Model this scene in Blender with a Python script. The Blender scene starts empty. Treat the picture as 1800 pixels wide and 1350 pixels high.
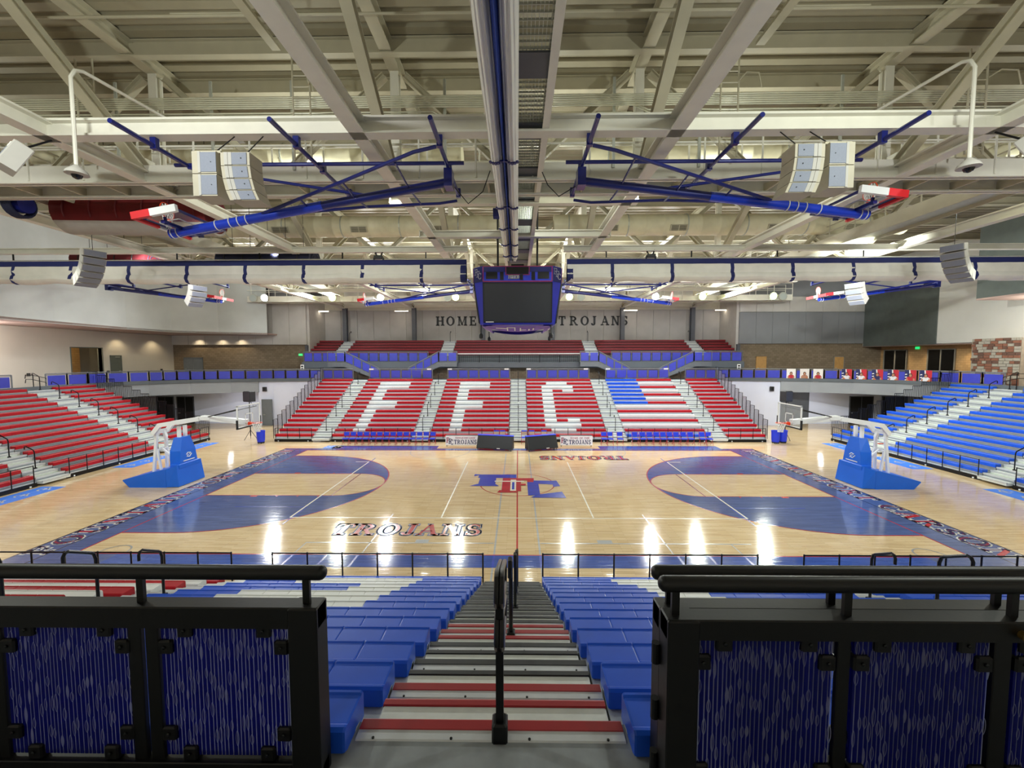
import bpy, bmesh, math, random
from mathutils import Vector, Matrix
random.seed(7)
SC = bpy.context.scene
COL = SC.collection
PI = math.pi

# ------------------------------------------------------------------ camera
cam_d = bpy.data.cameras.new('camera')
cam = bpy.data.objects.new('camera', cam_d)
COL.objects.link(cam)
cam_d.sensor_fit = 'HORIZONTAL'
cam_d.sensor_width = 36.0
cam_d.lens = 748.145 / 1800 * 36.0
cam_d.clip_start = 0.05
cam_d.clip_end = 300
_p, _y, _r = -0.0630707, -0.0134994, -0.00168974
_f = Vector((math.sin(_y)*math.cos(_p), math.cos(_y)*math.cos(_p), math.sin(_p)))
_rt = Vector((math.cos(_y), -math.sin(_y), 0))
_up = _rt.cross(_f)
_c, _s = math.cos(_r), math.sin(_r)
_R0 = _c*_rt + _s*_up
_U0 = -_s*_rt + _c*_up
mw = Matrix((( _R0.x, _U0.x, -_f.x, 0.0246), (_R0.y, _U0.y, -_f.y, -20.8803), (_R0.z, _U0.z, -_f.z, 6.3241), (0, 0, 0, 1)))
cam.matrix_world = mw
SC.camera = cam

# ------------------------------------------------------------------ world, view
SC.view_settings.view_transform = 'Standard'
SC.view_settings.look = 'None'
SC.view_settings.gamma = 1.0
SC.view_settings.use_curve_mapping = False
SC.view_settings.exposure = 0.0
w = bpy.data.worlds.new('night_outside')
SC.world = w
w.use_nodes = True
w.node_tree.nodes['Background'].inputs[0].default_value = (0.02, 0.022, 0.03, 1)
w.node_tree.nodes['Background'].inputs[1].default_value = 1.0

# ------------------------------------------------------------------ lamps of the hall and added fill lamps
def lamp(kind, name, loc, power, color, target=None, radius=.25, cone=150, blend=.5):
    d = bpy.data.lights.new(name, kind)
    d.energy = power
    d.color = color
    d.shadow_soft_size = radius
    if kind == 'SPOT':
        d.spot_size = math.radians(cone)
        d.spot_blend = blend
    o = bpy.data.objects.new(name, d)
    COL.objects.link(o)
    o.location = loc
    if target is not None:
        o.rotation_euler = (Vector(target) - Vector(loc)).to_track_quat('-Z', 'Y').to_euler()
    return o

WHITE = (0.97, 0.985, 1.0)
GREENISH = (0.94, 1.0, 0.91)
FLOOD_X = [-24.1, -17.6, -13.0, -5.85, 4.9, 13.0, 17.4, 24.0]
FLOOD_Y, FLOOD_Z = 20.1, 12.0
for _i, _x in enumerate(FLOOD_X):
    lamp('SPOT', 'flood_and_fill_spot', (_x, FLOOD_Y-.45, FLOOD_Z-.05), 3600, GREENISH if _i in (1, 3, 4, 6, 7) else WHITE,
         (_x*.55, -2, 0), .22, 165, .6)
    lamp('SPOT', 'flood_and_fill_spot', (_x, -19.3, 12.3), 1300, WHITE if _i % 2 else GREENISH, (_x*1.3, 8.5, 0), .3, 74, .35)
# unseen fill spots added above the cross curtain brighten the far stand
for _x in (-19.5, -12.5, -5.2, 5.2, 12.5, 19.5):
    lamp('SPOT', 'flood_and_fill_spot', (_x, 1.4, 11.75), 2300, WHITE, (_x*1.12, 17, 3.2), .2, 112, .5)
for _x in (-20, -12, -4.2, 4.2, 12, 20):  # unseen spots added behind the near catwalk to brighten the court
    lamp('SPOT', 'flood_and_fill_spot', (_x, -5.7, 12.0), 1300, GREENISH, (_x*1.05, -1.0, 0), .2, 96, .4)
# added fill lamps between the trusses, without fixtures, brighten hall and roof alike
for _x in (-20.5, -7.6, 0.9, 7.6, 19.0):
    for _yy, _pw in ((-5.0, 240), (12.5, 420)):
        lamp('POINT', 'roof_fill_lamp', (_x, _yy, 12.6), _pw, GREENISH, None, .2)
for _s in (-1, 1):
    lamp('SPOT', 'side_flood', (_s*15.5, 1.6, 11.0), 4200, GREENISH, (_s*31, 6.5, 8.8), .2, 112, .4)
for _x in (-8.2, 8.2):  # fill lamps added above the frame to brighten near seats and centre curtain
    lamp('POINT', 'roof_fill_lamp', (_x, -15.2, 11.2), 560, GREENISH, None, .2)
# downlights in the concourse soffits
for _l in ((-35.2, 20.7, 8.5), (-35.2, 17.0, 8.5), (-33.0, 22.6, 8.5), (-30.6, 22.6, 8.5), (-28.6, 22.6, 8.5)):
    lamp('SPOT', 'soffit_downlight', _l, 90, (1.0, .8, .5), (_l[0], _l[1], 0), .05, 120, .7)
for _l in ((36.2, 21.0, 7.2), (36.2, 17.6, 7.2), (36.2, 14.2, 7.2)):
    lamp('SPOT', 'soffit_downlight', _l, 120, (1.0, .8, .5), (_l[0]+.3, _l[1], 0), .05, 130, .7)
lamp('POINT', 'corridor_lamp', (-38.0, 14.3, 6.9), 70, (1.0, .78, .42), None, .1)
lamp('POINT', 'corridor_lamp', (-34.0, 5.0, 7.9), 480, (1.0, .96, .9), None, .2)
lamp('POINT', 'corridor_lamp', (33.2, 6.0, 9.2), 420, (1.0, 1.0, .86), None, .2)
lamp('POINT', 'corridor_lamp', (-26.5, 17.6, 3.0), 25, (.9, .92, 1.0), None, .2)
lamp('POINT', 'corridor_lamp', (27.5, 17.6, 3.0), 25, (.9, .92, 1.0), None, .2)

# ------------------------------------------------------------------ materials
def lin(h):
    h = h.lstrip('#')
    out = []
    for i in (0, 2, 4):
        v = int(h[i:i+2], 16) / 255
        out.append(v/12.92 if v <= .04045 else ((v+.055)/1.055)**2.4)
    return tuple(out) + (1.0,)

MATS = {}
def mat(name, hexcol, rough=.5, metal=0.0, vary=.06, scale=3.0, bump=0.0, spec=.5, coat=0.0):
    """Principled surface with a little procedural unevenness of colour and relief."""
    m = bpy.data.materials.new(name)
    m.use_nodes = True
    nt = m.node_tree
    b = nt.nodes['Principled BSDF']
    b.inputs['Roughness'].default_value = rough
    b.inputs['Metallic'].default_value = metal
    b.inputs['Specular IOR Level'].default_value = spec
    b.inputs['Coat Weight'].default_value = coat
    b.inputs['Coat Roughness'].default_value = .1
    c = lin(hexcol)
    tc = nt.nodes.new('ShaderNodeTexCoord')
    nz = nt.nodes.new('ShaderNodeTexNoise')
    nz.inputs['Scale'].default_value = scale
    nz.inputs['Detail'].default_value = 5
    nt.links.new(tc.outputs['Object'], nz.inputs['Vector'])
    rp = nt.nodes.new('ShaderNodeValToRGB')
    rp.color_ramp.elements[0].position = .3
    rp.color_ramp.elements[1].position = .7
    rp.color_ramp.elements[0].color = tuple(v*(1-vary) for v in c[:3]) + (1,)
    rp.color_ramp.elements[1].color = tuple(min(1, v*(1+vary)) for v in c[:3]) + (1,)
    nt.links.new(nz.outputs['Fac'], rp.inputs['Fac'])
    nt.links.new(rp.outputs['Color'], b.inputs['Base Color'])
    if bump:
        bp = nt.nodes.new('ShaderNodeBump')
        bp.inputs['Strength'].default_value = bump
        bp.inputs['Distance'].default_value = .02
        nt.links.new(nz.outputs['Fac'], bp.inputs['Height'])
        nt.links.new(bp.outputs['Normal'], b.inputs['Normal'])
    MATS[name] = m
    return m

def woodmat(name, c1, c2, c3, rough=.085, blotch=None):
    """Strip flooring: narrow maple strips along X, sealed and glossy."""
    m = bpy.data.materials.new(name)
    m.use_nodes = True
    nt = m.node_tree
    b = nt.nodes['Principled BSDF']
    tc = nt.nodes.new('ShaderNodeTexCoord')
    br = nt.nodes.new('ShaderNodeTexBrick')
    br.offset = .37
    br.inputs['Scale'].default_value = 1.0
    br.inputs['Brick Width'].default_value = .95
    br.inputs['Row Height'].default_value = .075
    br.inputs['Mortar Size'].default_value = .0025
    br.inputs['Bias'].default_value = -.1
    br.inputs['Color1'].default_value = lin(c1)
    br.inputs['Color2'].default_value = lin(c2)
    br.inputs['Mortar'].default_value = lin(c3)
    nt.links.new(tc.outputs['Object'], br.inputs['Vector'])
    mp = nt.nodes.new('ShaderNodeMapping')
    mp.inputs['Scale'].default_value = (.35, 9.0, 1)
    nt.links.new(tc.outputs['Object'], mp.inputs['Vector'])
    nz = nt.nodes.new('ShaderNodeTexNoise')
    nz.inputs['Scale'].default_value = 2.2
    nz.inputs['Detail'].default_value = 6
    nt.links.new(mp.outputs['Vector'], nz.inputs['Vector'])
    mx = nt.nodes.new('ShaderNodeMix')
    mx.data_type = 'RGBA'
    mx.blend_type = 'MULTIPLY'
    mx.inputs['Factor'].default_value = .55
    rp = nt.nodes.new('ShaderNodeValToRGB')
    rp.color_ramp.elements[0].position = .35
    rp.color_ramp.elements[1].position = .6
    rp.color_ramp.elements[0].color = (.62, .56, .5, 1)
    rp.color_ramp.elements[1].color = (1, 1, 1, 1)
    nt.links.new(nz.outputs['Fac'], rp.inputs['Fac'])
    nt.links.new(br.outputs['Color'], mx.inputs['A'])
    nt.links.new(rp.outputs['Color'], mx.inputs['B'])
    nt.links.new(mx.outputs['Result'], b.inputs['Base Color'])
    b.inputs['Roughness'].default_value = rough
    b.inputs['Specular IOR Level'].default_value = .5
    # faint cupping of the strips: the finish is wavy across the boards, flat along them
    mp2 = nt.nodes.new('ShaderNodeMapping')
    mp2.inputs['Scale'].default_value = (.6, 8.0, 1)
    nt.links.new(tc.outputs['Object'], mp2.inputs['Vector'])
    n2 = nt.nodes.new('ShaderNodeTexNoise')
    n2.inputs['Scale'].default_value = 1.6
    n2.inputs['Detail'].default_value = 1.5
    nt.links.new(mp2.outputs['Vector'], n2.inputs['Vector'])
    bp = nt.nodes.new('ShaderNodeBump')
    bp.inputs['Strength'].default_value = 1.0
    bp.inputs['Distance'].default_value = .0028
    nt.links.new(n2.outputs['Fac'], bp.inputs['Height'])
    nt.links.new(bp.outputs['Normal'], b.inputs['Normal'])
    MATS[name] = m
    return m

def emit(name, hexcol, strength):
    m = bpy.data.materials.new(name)
    m.use_nodes = True
    nt = m.node_tree
    b = nt.nodes['Principled BSDF']
    b.inputs['Base Color'].default_value = lin(hexcol)
    b.inputs['Emission Color'].default_value = lin(hexcol)
    b.inputs['Emission Strength'].default_value = strength
    MATS[name] = m
    return m

def brickmat(name, c1, c2, c3, bw, rh, mort=.01, axis='XZ', rough=.85):
    m = bpy.data.materials.new(name)
    m.use_nodes = True
    nt = m.node_tree
    b = nt.nodes['Principled BSDF']
    tc = nt.nodes.new('ShaderNodeTexCoord')
    sp = nt.nodes.new('ShaderNodeSeparateXYZ')
    cb = nt.nodes.new('ShaderNodeCombineXYZ')
    nt.links.new(tc.outputs['Object'], sp.inputs[0])
    nt.links.new(sp.outputs['X' if axis[0] == 'X' else 'Y'], cb.inputs['X'])
    nt.links.new(sp.outputs['Z'], cb.inputs['Y'])
    br = nt.nodes.new('ShaderNodeTexBrick')
    br.inputs['Scale'].default_value = 1.0
    br.inputs['Brick Width'].default_value = bw
    br.inputs['Row Height'].default_value = rh
    br.inputs['Mortar Size'].default_value = mort
    br.inputs['Color1'].default_value = lin(c1)
    br.inputs['Color2'].default_value = lin(c2)
    br.inputs['Mortar'].default_value = lin(c3)
    nt.links.new(cb.outputs[0], br.inputs['Vector'])
    nt.links.new(br.outputs['Color'], b.inputs['Base Color'])
    b.inputs['Roughness'].default_value = rough
    MATS[name] = m
    return m

woodmat('maple', '#e4cca4', '#d6ba8e', '#8e7450')
woodmat('navy_stain', '#56679c', '#495a8e', '#303c66', .1)
woodmat('blue_stain', '#3c5cb4', '#324fa0', '#22366e', .1)
woodmat('red_line', '#bc2024', '#ae1c20', '#8a1a1c', .2)
woodmat('dark_red_line', '#8c2a22', '#7d241e', '#5a1a14', .2)
woodmat('white_line', '#f2efe2', '#e8e4d4', '#cfc8b4', .2)
woodmat('grey_line', '#b3b6b8', '#a8acb0', '#8c9094', .2)
woodmat('royal_line', '#1e3fc0', '#1a38ac', '#142a80', .2)
woodmat('black_line', '#20232c', '#1c1f28', '#14161c', .2)
mat('mat_blue', '#3a7be6', .6)
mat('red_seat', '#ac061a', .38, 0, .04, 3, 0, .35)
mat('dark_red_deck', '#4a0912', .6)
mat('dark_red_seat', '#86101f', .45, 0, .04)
mat('blue_seat', '#1b55d2', .34, 0, .05, 3, 0, .3)
mat('white_seat', '#dfe2e0', .4, 0, .03)
mat('aluminium', '#c4c8cc', .38, .35, .05, 6)
mat('tread', '#d2d6d2', .45, .1, .06, 9, .05)
mat('deck_green', '#a9b5a4', .5, .05, .08, 6)
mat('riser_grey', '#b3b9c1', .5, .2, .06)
mat('deck_shade', '#82868c', .5, .15, .08)  # darker copy of riser_grey: shade between the side rows put into the colour
mat('aisle_riser_shade', '#8a9098', .5, .2, .06)  # riser grey darkened, standing in for the shadow under the nosings
mat('nose_red', '#98141c', .36, .1, .05, 12)
mat('nose_black', '#0d0d0e', .45, .1, .05)
mat('rail_black', '#101114', .32, .35, .1, 8)
mat('frame_black', '#050506', .42, .1, .15, 30, .02)
mat('screw', '#2a2c2e', .3, .8)
mat('steel_cream', '#bdb69e', .55, .0, .05, 2)
mat('steel_white', '#e6e3d6', .5, .0, .04, 2)
mat('deck_roof', '#a09880', .6, .0, .05, 1.5)
mat('galvanised', '#b9bcb2', .45, .35, .08, 6)
mat('duct_cream', '#d9d2b4', .5, .0, .05, 3)
mat('grille_dark', '#5a5648', .6)
mat('conduit', '#d2d0b8', .45, .1)
mat('pipe_navy', '#16206e', .3, .1, .05, 5, 0, .5, .3)
mat('mast_blue', '#173fd0', .22, .1, .05, 4, 0, .5, .6)
mat('strap_white', '#e6e6e0', .5)
mat('curtain_white', '#e9e6de', .8, 0, .05, 2, .1)
mat('curtain_navy', '#1d2766', .7, 0, .08)
mat('curtain_blue', '#1b3f9e', .6, 0, .08)
mat('speaker_white', '#bcb9b2', .5, 0, .03)
mat('speaker_grille', '#888e9e', .6, 0, .04, 30)
mat('speaker_beige', '#bdb6a2', .55)
mat('speaker_black', '#17181b', .5)
mat('canvas_red', '#6e0a12', .7, 0, .12, 3)
mat('canvas_darkred', '#5c1118', .75, 0, .12, 3)
mat('canvas_navy', '#171c3a', .75, 0, .12, 3)
mat('foam_grey', '#a59f98', .8, 0, .05, 4)
mat('board_blue', '#2430c0', .4, 0, .05)
mat('board_navy', '#161e6a', .4, 0, .05)
mat('board_face', '#2a3ad0', .4, 0, .05)
mat('screen_dark', '#33363b', .35, 0, .03)
mat('wedge_dark', '#1d1f22', .4, 0, .03, 3, 0, .3)
mat('digit_dark', '#14151a', .3)
mat('trim_magenta', '#a02a58', .4)
mat('letter_white', '#f0f0f0', .5)
mat('letter_black', '#17181b', .5)
mat('letter_navy', '#1d2560', .5)
mat('precast', '#b4b0ac', .85, 0, .05, 1.2, .05)
mat('precast_light', '#c9c5bf', .85, 0, .05, 1.2)
mat('plaster_white', '#dcdad4', .8, 0, .04, .6)
mat('plaster_beige', '#e0d9cc', .8, 0, .04, .6)
mat('plaster_band', '#c6cac8', .8, 0, .07, .5)
mat('panel_grey', '#8b8d90', .8, 0, .04, 1)
mat('panel_green', '#5d6460', .85, 0, .08, 2)
mat('fascia_grey', '#9a9fa6', .75, 0, .04, 1)
mat('fascia_dark', '#5d646b', .6, 0, .04, 1)
mat('column_grey', '#5a5d64', .55)
mat('lower_wall', '#dfe4f8', .8, 0, .03, .6)
mat('concrete', '#8b9094', .85, 0, .12, 8, .05)
mat('soffit_pink', '#b79c92', .85, 0, .04, 1)
brickmat('brick_brown', '#8f7f6a', '#7f6f5a', '#6a5d4a', .4, .2)
brickmat('brick_tan', '#cfa877', '#c39c6c', '#a88658', .4, .2, .008, 'YZ')
mat('stone_buff', '#aca598', .9, 0, .1, 5, .1)
mat('stone_rust', '#8e5f4c', .9, 0, .1, 5, .1)
mat('stone_brown', '#6d5044', .9, 0, .1, 5, .1)
mat('door_grey', '#70767c', .5)
mat('door_wood', '#c99a5c', .5, 0, .08, 4)
mat('door_green', '#6a7068', .5)
mat('window_black', '#0a0b0d', .08)
mat('mullion', '#8e8a80', .5)
mat('rail_panel', '#4248bc', .3, 0, .05, 4)
mat('rail_grey', '#6c7076', .45, .2)
mat('glass_mesh', '#8f929c', .6, 0, .05)
mat('base_blue', '#1467e0', .35, 0, .03, 2)
mat('paint_white', '#eeeff0', .35, 0, .02)
mat('pad_black', '#16171a', .6)
mat('rim_orange', '#f0491e', .35, .1)
mat('net_white', '#f0f0ee', .8)
mat('pad_red', '#e0202a', .5)
mat('chair_blue', '#2a44d8', .45)
mat('chair_red', '#a81c2c', .4, .1)
mat('chair_tan', '#c4aa8c', .7)
mat('bin_blue', '#1b34cc', .4)
mat('banner_white', '#ece9ee', .6)
mat('poster_white', '#ece8e6', .6)
mat('skin', '#b98468', .7)
mat('jersey_red', '#c02434', .7)
mat('jersey_white', '#e8e8ee', .7)
mat('jersey_navy', '#22285c', .7)
mat('hair_dark', '#241c1c', .8)
mat('ball_orange', '#d8702c', .7)
mat('purple_banner', '#7a5cc0', .5)
mat('brass', '#a88a4a', .3, .8)
emit('lamp_white', '#ffffff', 60)
emit('lamp_yellow', '#f0ff9c', 30)
emit('lamp_dim', '#a8b0ac', .12)
emit('tube_warm', '#fff0d8', 9)
emit('exit_green', '#28d878', 1.2)

def clearmat(name, hexcol, alpha, rough=.08):
    m = bpy.data.materials.new(name)
    m.use_nodes = True
    nt = m.node_tree
    b = nt.nodes['Principled BSDF']
    b.inputs['Base Color'].default_value = lin(hexcol)
    b.inputs['Roughness'].default_value = rough
    tr = nt.nodes.new('ShaderNodeBsdfTransparent')
    mx = nt.nodes.new('ShaderNodeMixShader')
    mx.inputs[0].default_value = alpha
    nt.links.new(tr.outputs[0], mx.inputs[1])
    nt.links.new(b.outputs[0], mx.inputs[2])
    nt.links.new(mx.outputs[0], nt.nodes['Material Output'].inputs['Surface'])
    MATS[name] = m
    return m
clearmat('board_glass', '#dfe8ee', .16)
clearmat('mesh_grey', '#7c808a', .4, .6)

def resin(name, hexcol, tint, a_diff, a_tr):
    """Tinted resin: part reflects, part lets light through tinted, part glows when lit from behind."""
    m = bpy.data.materials.new(name)
    m.use_nodes = True
    nt = m.node_tree
    b = nt.nodes['Principled BSDF']
    b.inputs['Base Color'].default_value = lin(hexcol)
    b.inputs['Roughness'].default_value = .25
    tl = nt.nodes.new('ShaderNodeBsdfTranslucent')
    tl.inputs[0].default_value = lin(hexcol)
    tp = nt.nodes.new('ShaderNodeBsdfTransparent')
    tp.inputs[0].default_value = lin(tint)
    m1 = nt.nodes.new('ShaderNodeMixShader')
    m1.inputs[0].default_value = a_diff
    nt.links.new(tl.outputs[0], m1.inputs[1])
    nt.links.new(b.outputs[0], m1.inputs[2])
    m2 = nt.nodes.new('ShaderNodeMixShader')
    m2.inputs[0].default_value = a_tr
    nt.links.new(m1.outputs[0], m2.inputs[1])
    nt.links.new(tp.outputs[0], m2.inputs[2])
    nt.links.new(m2.outputs[0], nt.nodes['Material Output'].inputs['Surface'])
    MATS[name] = m
    return m
resin('resin_blue', '#0e1684', '#2434c0', .72, .3)
resin('resin_strand', '#e4e8ff', '#f8faff', .25, .5)

# ------------------------------------------------------------------ mesh helpers
class MB:
    """Collects simple shapes; build() links them as ONE mesh object."""
    def __init__(s):
        s.v = []
        s.f = []
    def add(s, vs, fs):
        n = len(s.v)
        s.v += [tuple(q) for q in vs]
        s.f += [tuple(i+n for i in q) for q in fs]
        return s
    def box(s, x0, x1, y0, y1, z0, z1):
        vs = [(x0, y0, z0), (x1, y0, z0), (x1, y1, z0), (x0, y1, z0), (x0, y0, z1), (x1, y0, z1), (x1, y1, z1), (x0, y1, z1)]
        return s.add(vs, [(0, 3, 2, 1), (4, 5, 6, 7), (0, 1, 5, 4), (1, 2, 6, 5), (2, 3, 7, 6), (3, 0, 4, 7)])
    def bbox(s, x0, x1, y0, y1, z0, z1, b=.01):
        """box with chamfered vertical and top edges"""
        prof = [(x0+b, y0), (x1-b, y0), (x1, y0+b), (x1, y1-b), (x1-b, y1), (x0+b, y1), (x0, y1-b), (x0, y0+b)]
        inn = [(x0+2*b, y0+b), (x1-2*b, y0+b), (x1-b, y0+2*b), (x1-b, y1-2*b), (x1-2*b, y1-b), (x0+2*b, y1-b), (x0+b, y1-2*b), (x0+b, y0+2*b)]
        vs = [(p[0], p[1], z0) for p in prof] + [(p[0], p[1], z1-b) for p in prof] + [(p[0], p[1], z1) for p in inn]
        fs = [tuple(reversed(range(8))), tuple(range(16, 24))]
        for i in range(8):
            j = (i+1) % 8
            fs += [(i, j, 8+j, 8+i), (8+i, 8+j, 16+j, 16+i)]
        return s.add(vs, fs)
    def prism(s, poly, axis, a0, a1):
        """poly 2-D outline extruded along an axis from a0 to a1"""
        n = len(poly)
        def P(p, a):
            return (a, p[0], p[1]) if axis == 'x' else ((p[0], a, p[1]) if axis == 'y' else (p[0], p[1], a))
        vs = [P(p, a0) for p in poly] + [P(p, a1) for p in poly]
        fs = [tuple(reversed(range(n))), tuple(range(n, 2*n))]
        for i in range(n):
            j = (i+1) % n
            fs.append((i, j, n+j, n+i))
        return s.add(vs, fs)
    def frame(s, p, q):
        p, q = Vector(p), Vector(q)
        d = (q-p).normalized()
        up = Vector((0, 0, 1)) if abs(d.z) < .97 else Vector((0, 1, 0))
        a = d.cross(up).normalized()
        b = a.cross(d).normalized()
        return p, q, a, b
    def bar(s, p, q, w, h):
        """rectangular bar between two points: w across, h upright"""
        p, q, a, b = s.frame(p, q)
        vs = []
        for c in (p, q):
            for i, j in ((-1, -1), (1, -1), (1, 1), (-1, 1)):
                vs.append(c + a*(i*w/2) + b*(j*h/2))
        return s.add(vs, [(0, 1, 2, 3), (7, 6, 5, 4), (0, 4, 5, 1), (1, 5, 6, 2), (2, 6, 7, 3), (3, 7, 4, 0)])
    def ibeam(s, p, q, w, h, t=.03):
        """wide-flange beam: two flanges and a web"""
        p, q, a, b = s.frame(p, q)
        for off, ww, hh in ((-h/2+t/2, w, t), (h/2-t/2, w, t), (0, t, h-2*t)):
            vs = []
            for c in (p, q):
                for i, j in ((-1, -1), (1, -1), (1, 1), (-1, 1)):
                    vs.append(c + a*(i*ww/2) + b*(off+j*hh/2))
            s.add(vs, [(0, 1, 2, 3), (7, 6, 5, 4), (0, 4, 5, 1), (1, 5, 6, 2), (2, 6, 7, 3), (3, 7, 4, 0)])
        return s
    def tube(s, p, q, r, n=8, r2=None):
        p, q, a, b = s.frame(p, q)
        r2 = r if r2 is None else r2
        vs = []
        for c, rr in ((p, r), (q, r2)):
            for i in range(n):
                t = 2*PI*i/n
                vs.append(c + a*(rr*math.cos(t)) + b*(rr*math.sin(t)))
        fs = [tuple(range(n)), tuple(reversed(range(n, 2*n)))]
        for i in range(n):
            j = (i+1) % n
            fs.append((i, n+i, n+j, j))
        return s.add(vs, fs)
    def path(s, pts, r, n=8, closed=False):
        """bent tube through points"""
        pts = [Vector(p) for p in pts]
        m = len(pts)
        rings = []
        ref = None
        for k in range(m):
            if closed:
                d = (pts[(k+1) % m] - pts[k-1]).normalized()
            else:
                d = (pts[min(k+1, m-1)] - pts[max(k-1, 0)]).normalized()
            if ref is None:
                ref = Vector((0, 0, 1)) if abs(d.z) < .9 else Vector((1, 0, 0))
            a = d.cross(ref)
            if a.length < 1e-4:
                a = d.cross(Vector((.3, .9, .2)))
            a.normalize()
            b = a.cross(d).normalized()
            ref = b
            rings.append([pts[k] + a*(r*math.cos(2*PI*i/n)) + b*(r*math.sin(2*PI*i/n)) for i in range(n)])
        vs = [v for rg in rings for v in rg]
        fs = []
        for k in range(m if closed else m-1):
            k2 = (k+1) % m
            for i in range(n):
                j = (i+1) % n
                fs.append((k*n+i, k2*n+i, k2*n+j, k*n+j))
        if not closed:
            fs += [tuple(range(n)), tuple(reversed(range((m-1)*n, m*n)))]
        return s.add(vs, fs)
    def lathe(s, prof, n=16, c=(0, 0, 0)):
        """prof: (radius, z) turned about the z axis at c"""
        vs = []
        for r, z in prof:
            for i in range(n):
                t = 2*PI*i/n
                vs.append((c[0]+r*math.cos(t), c[1]+r*math.sin(t), c[2]+z))
        fs = []
        for k in range(len(prof)-1):
            for i in range(n):
                j = (i+1) % n
                fs.append((k*n+i, k*n+j, (k+1)*n+j, (k+1)*n+i))
        fs += [tuple(reversed(range(n))), tuple(range((len(prof)-1)*n, len(prof)*n))]
        return s.add(vs, fs)
    def strip(s, pts, z0, z1, t):
        """upright curved wall through plan points, thickness t towards its left"""
        m = len(pts)
        out = []
        for k in range(m):
            a = Vector(pts[max(k-1, 0)])
            b = Vector(pts[min(k+1, m-1)])
            d = (b-a).normalized()
            out.append((pts[k][0]-d.y*t, pts[k][1]+d.x*t))
        vs = []
        for k in range(m):
            vs += [(pts[k][0], pts[k][1], z0), (pts[k][0], pts[k][1], z1), (out[k][0], out[k][1], z1), (out[k][0], out[k][1], z0)]
        fs = []
        for k in range(m-1):
            for i in range(4):
                j = (i+1) % 4
                fs.append((k*4+i, k*4+j, k*4+4+j, k*4+4+i))
        fs += [(0, 3, 2, 1), (m*4-4, m*4-3, m*4-2, m*4-1)]
        return s.add(vs, fs)
    def xf(s, fn):
        s.v = [tuple(fn(Vector(q))) for q in s.v]
        return s
    def mesh(s, name, material=None, smooth=False):
        me = bpy.data.meshes.new(name)
        me.from_pydata(s.v, [], s.f)
        bm = bmesh.new()
        bm.from_mesh(me)
        bmesh.ops.recalc_face_normals(bm, faces=bm.faces)
        bm.to_mesh(me)
        bm.free()
        if material is not None:
            me.materials.append(MATS[material] if isinstance(material, str) else material)
        if smooth:
            for p in me.polygons:
                p.use_smooth = True
            try:
                me.set_sharp_from_angle(angle=math.radians(40))
            except Exception:
                pass
        return me
    def build(s, name, material=None, parent=None, smooth=False):
        return link(name, s.mesh(name, material, smooth), parent)

def link(name, me, parent=None, loc=None, rz=None):
    o = bpy.data.objects.new(name, me)
    COL.objects.link(o)
    if parent is not None:
        o.parent = parent
    if loc is not None:
        o.location = loc
    if rz is not None:
        o.rotation_euler = (0, 0, rz)
    return o

def tag(o, label=None, cat=None, group=None, kind=None):
    if label: o['label'] = label
    if cat: o['category'] = cat
    if group: o['group'] = group
    if kind: o['kind'] = kind
    return o

def thing(name, label, cat, loc=(0, 0, 0), rz=0.0, group=None):
    o = bpy.data.objects.new(name, None)
    o.empty_display_size = .2
    COL.objects.link(o)
    o.location = loc
    o.rotation_euler = (0, 0, rz)
    return tag(o, label, cat, group)

def struct(o, label=None):
    o['kind'] = 'structure'
    if label: o['label'] = label
    return o

KIDS = {}
def kids(o):
    return [c for c in bpy.data.objects if c.parent == o]

def dup(root, loc, rz, label, group=None, flip=False):
    """copy a thing with its parts and sub-parts (mesh data shared)"""
    def cp(o, par):
        c = o.copy()
        COL.objects.link(c)
        c.parent = par
        for ch in kids(o):
            cp(ch, c)
        return c
    r = cp(root, None)
    r.location = loc
    r.rotation_euler = (0, 0, rz)
    if flip:
        r.scale = (-1, 1, 1)
    r['label'] = label
    if group: r['group'] = group
    return r

ORD = ['first', 'second', 'third', 'fourth', 'fifth', 'sixth', 'seventh', 'eighth', 'ninth', 'tenth', 'eleventh', 'twelfth',
       'thirteenth', 'fourteenth', 'fifteenth', 'sixteenth']

# ------------------------------------------------------------------ serif lettering, drawn from strokes
def gR(x0, y0, x1, y1): return [(x0, y0), (x1, y0), (x1, y1), (x0, y1)]
def gL(x0, y0, x1, y1, w): return [(x0-w/2, y0), (x0+w/2, y0), (x1+w/2, y1), (x1-w/2, y1)]
def gS(x, y, w): return gR(x-w/2, y, x+w/2, y+.07) if y < .5 else gR(x-w/2, y-.07, x+w/2, y)
def gC(cx, cy, rx, ry, a0, a1, tx, ty, n=10):
    out = []
    for i in range(n):
        q = []
        for a, k in ((a0+(a1-a0)*i/n, 1), (a0+(a1-a0)*(i+1)/n, 1), (a0+(a1-a0)*(i+1)/n, 0), (a0+(a1-a0)*i/n, 0)):
            a = math.radians(a)
            q.append((cx+(rx-(0 if k else tx))*math.cos(a), cy+(ry-(0 if k else ty))*math.sin(a)))
        out.append(q)
    return out
def _stem(x): return [gR(x-.09, 0, x+.09, 1), gS(x, 0, .36), gS(x, 1, .36)]
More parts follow.
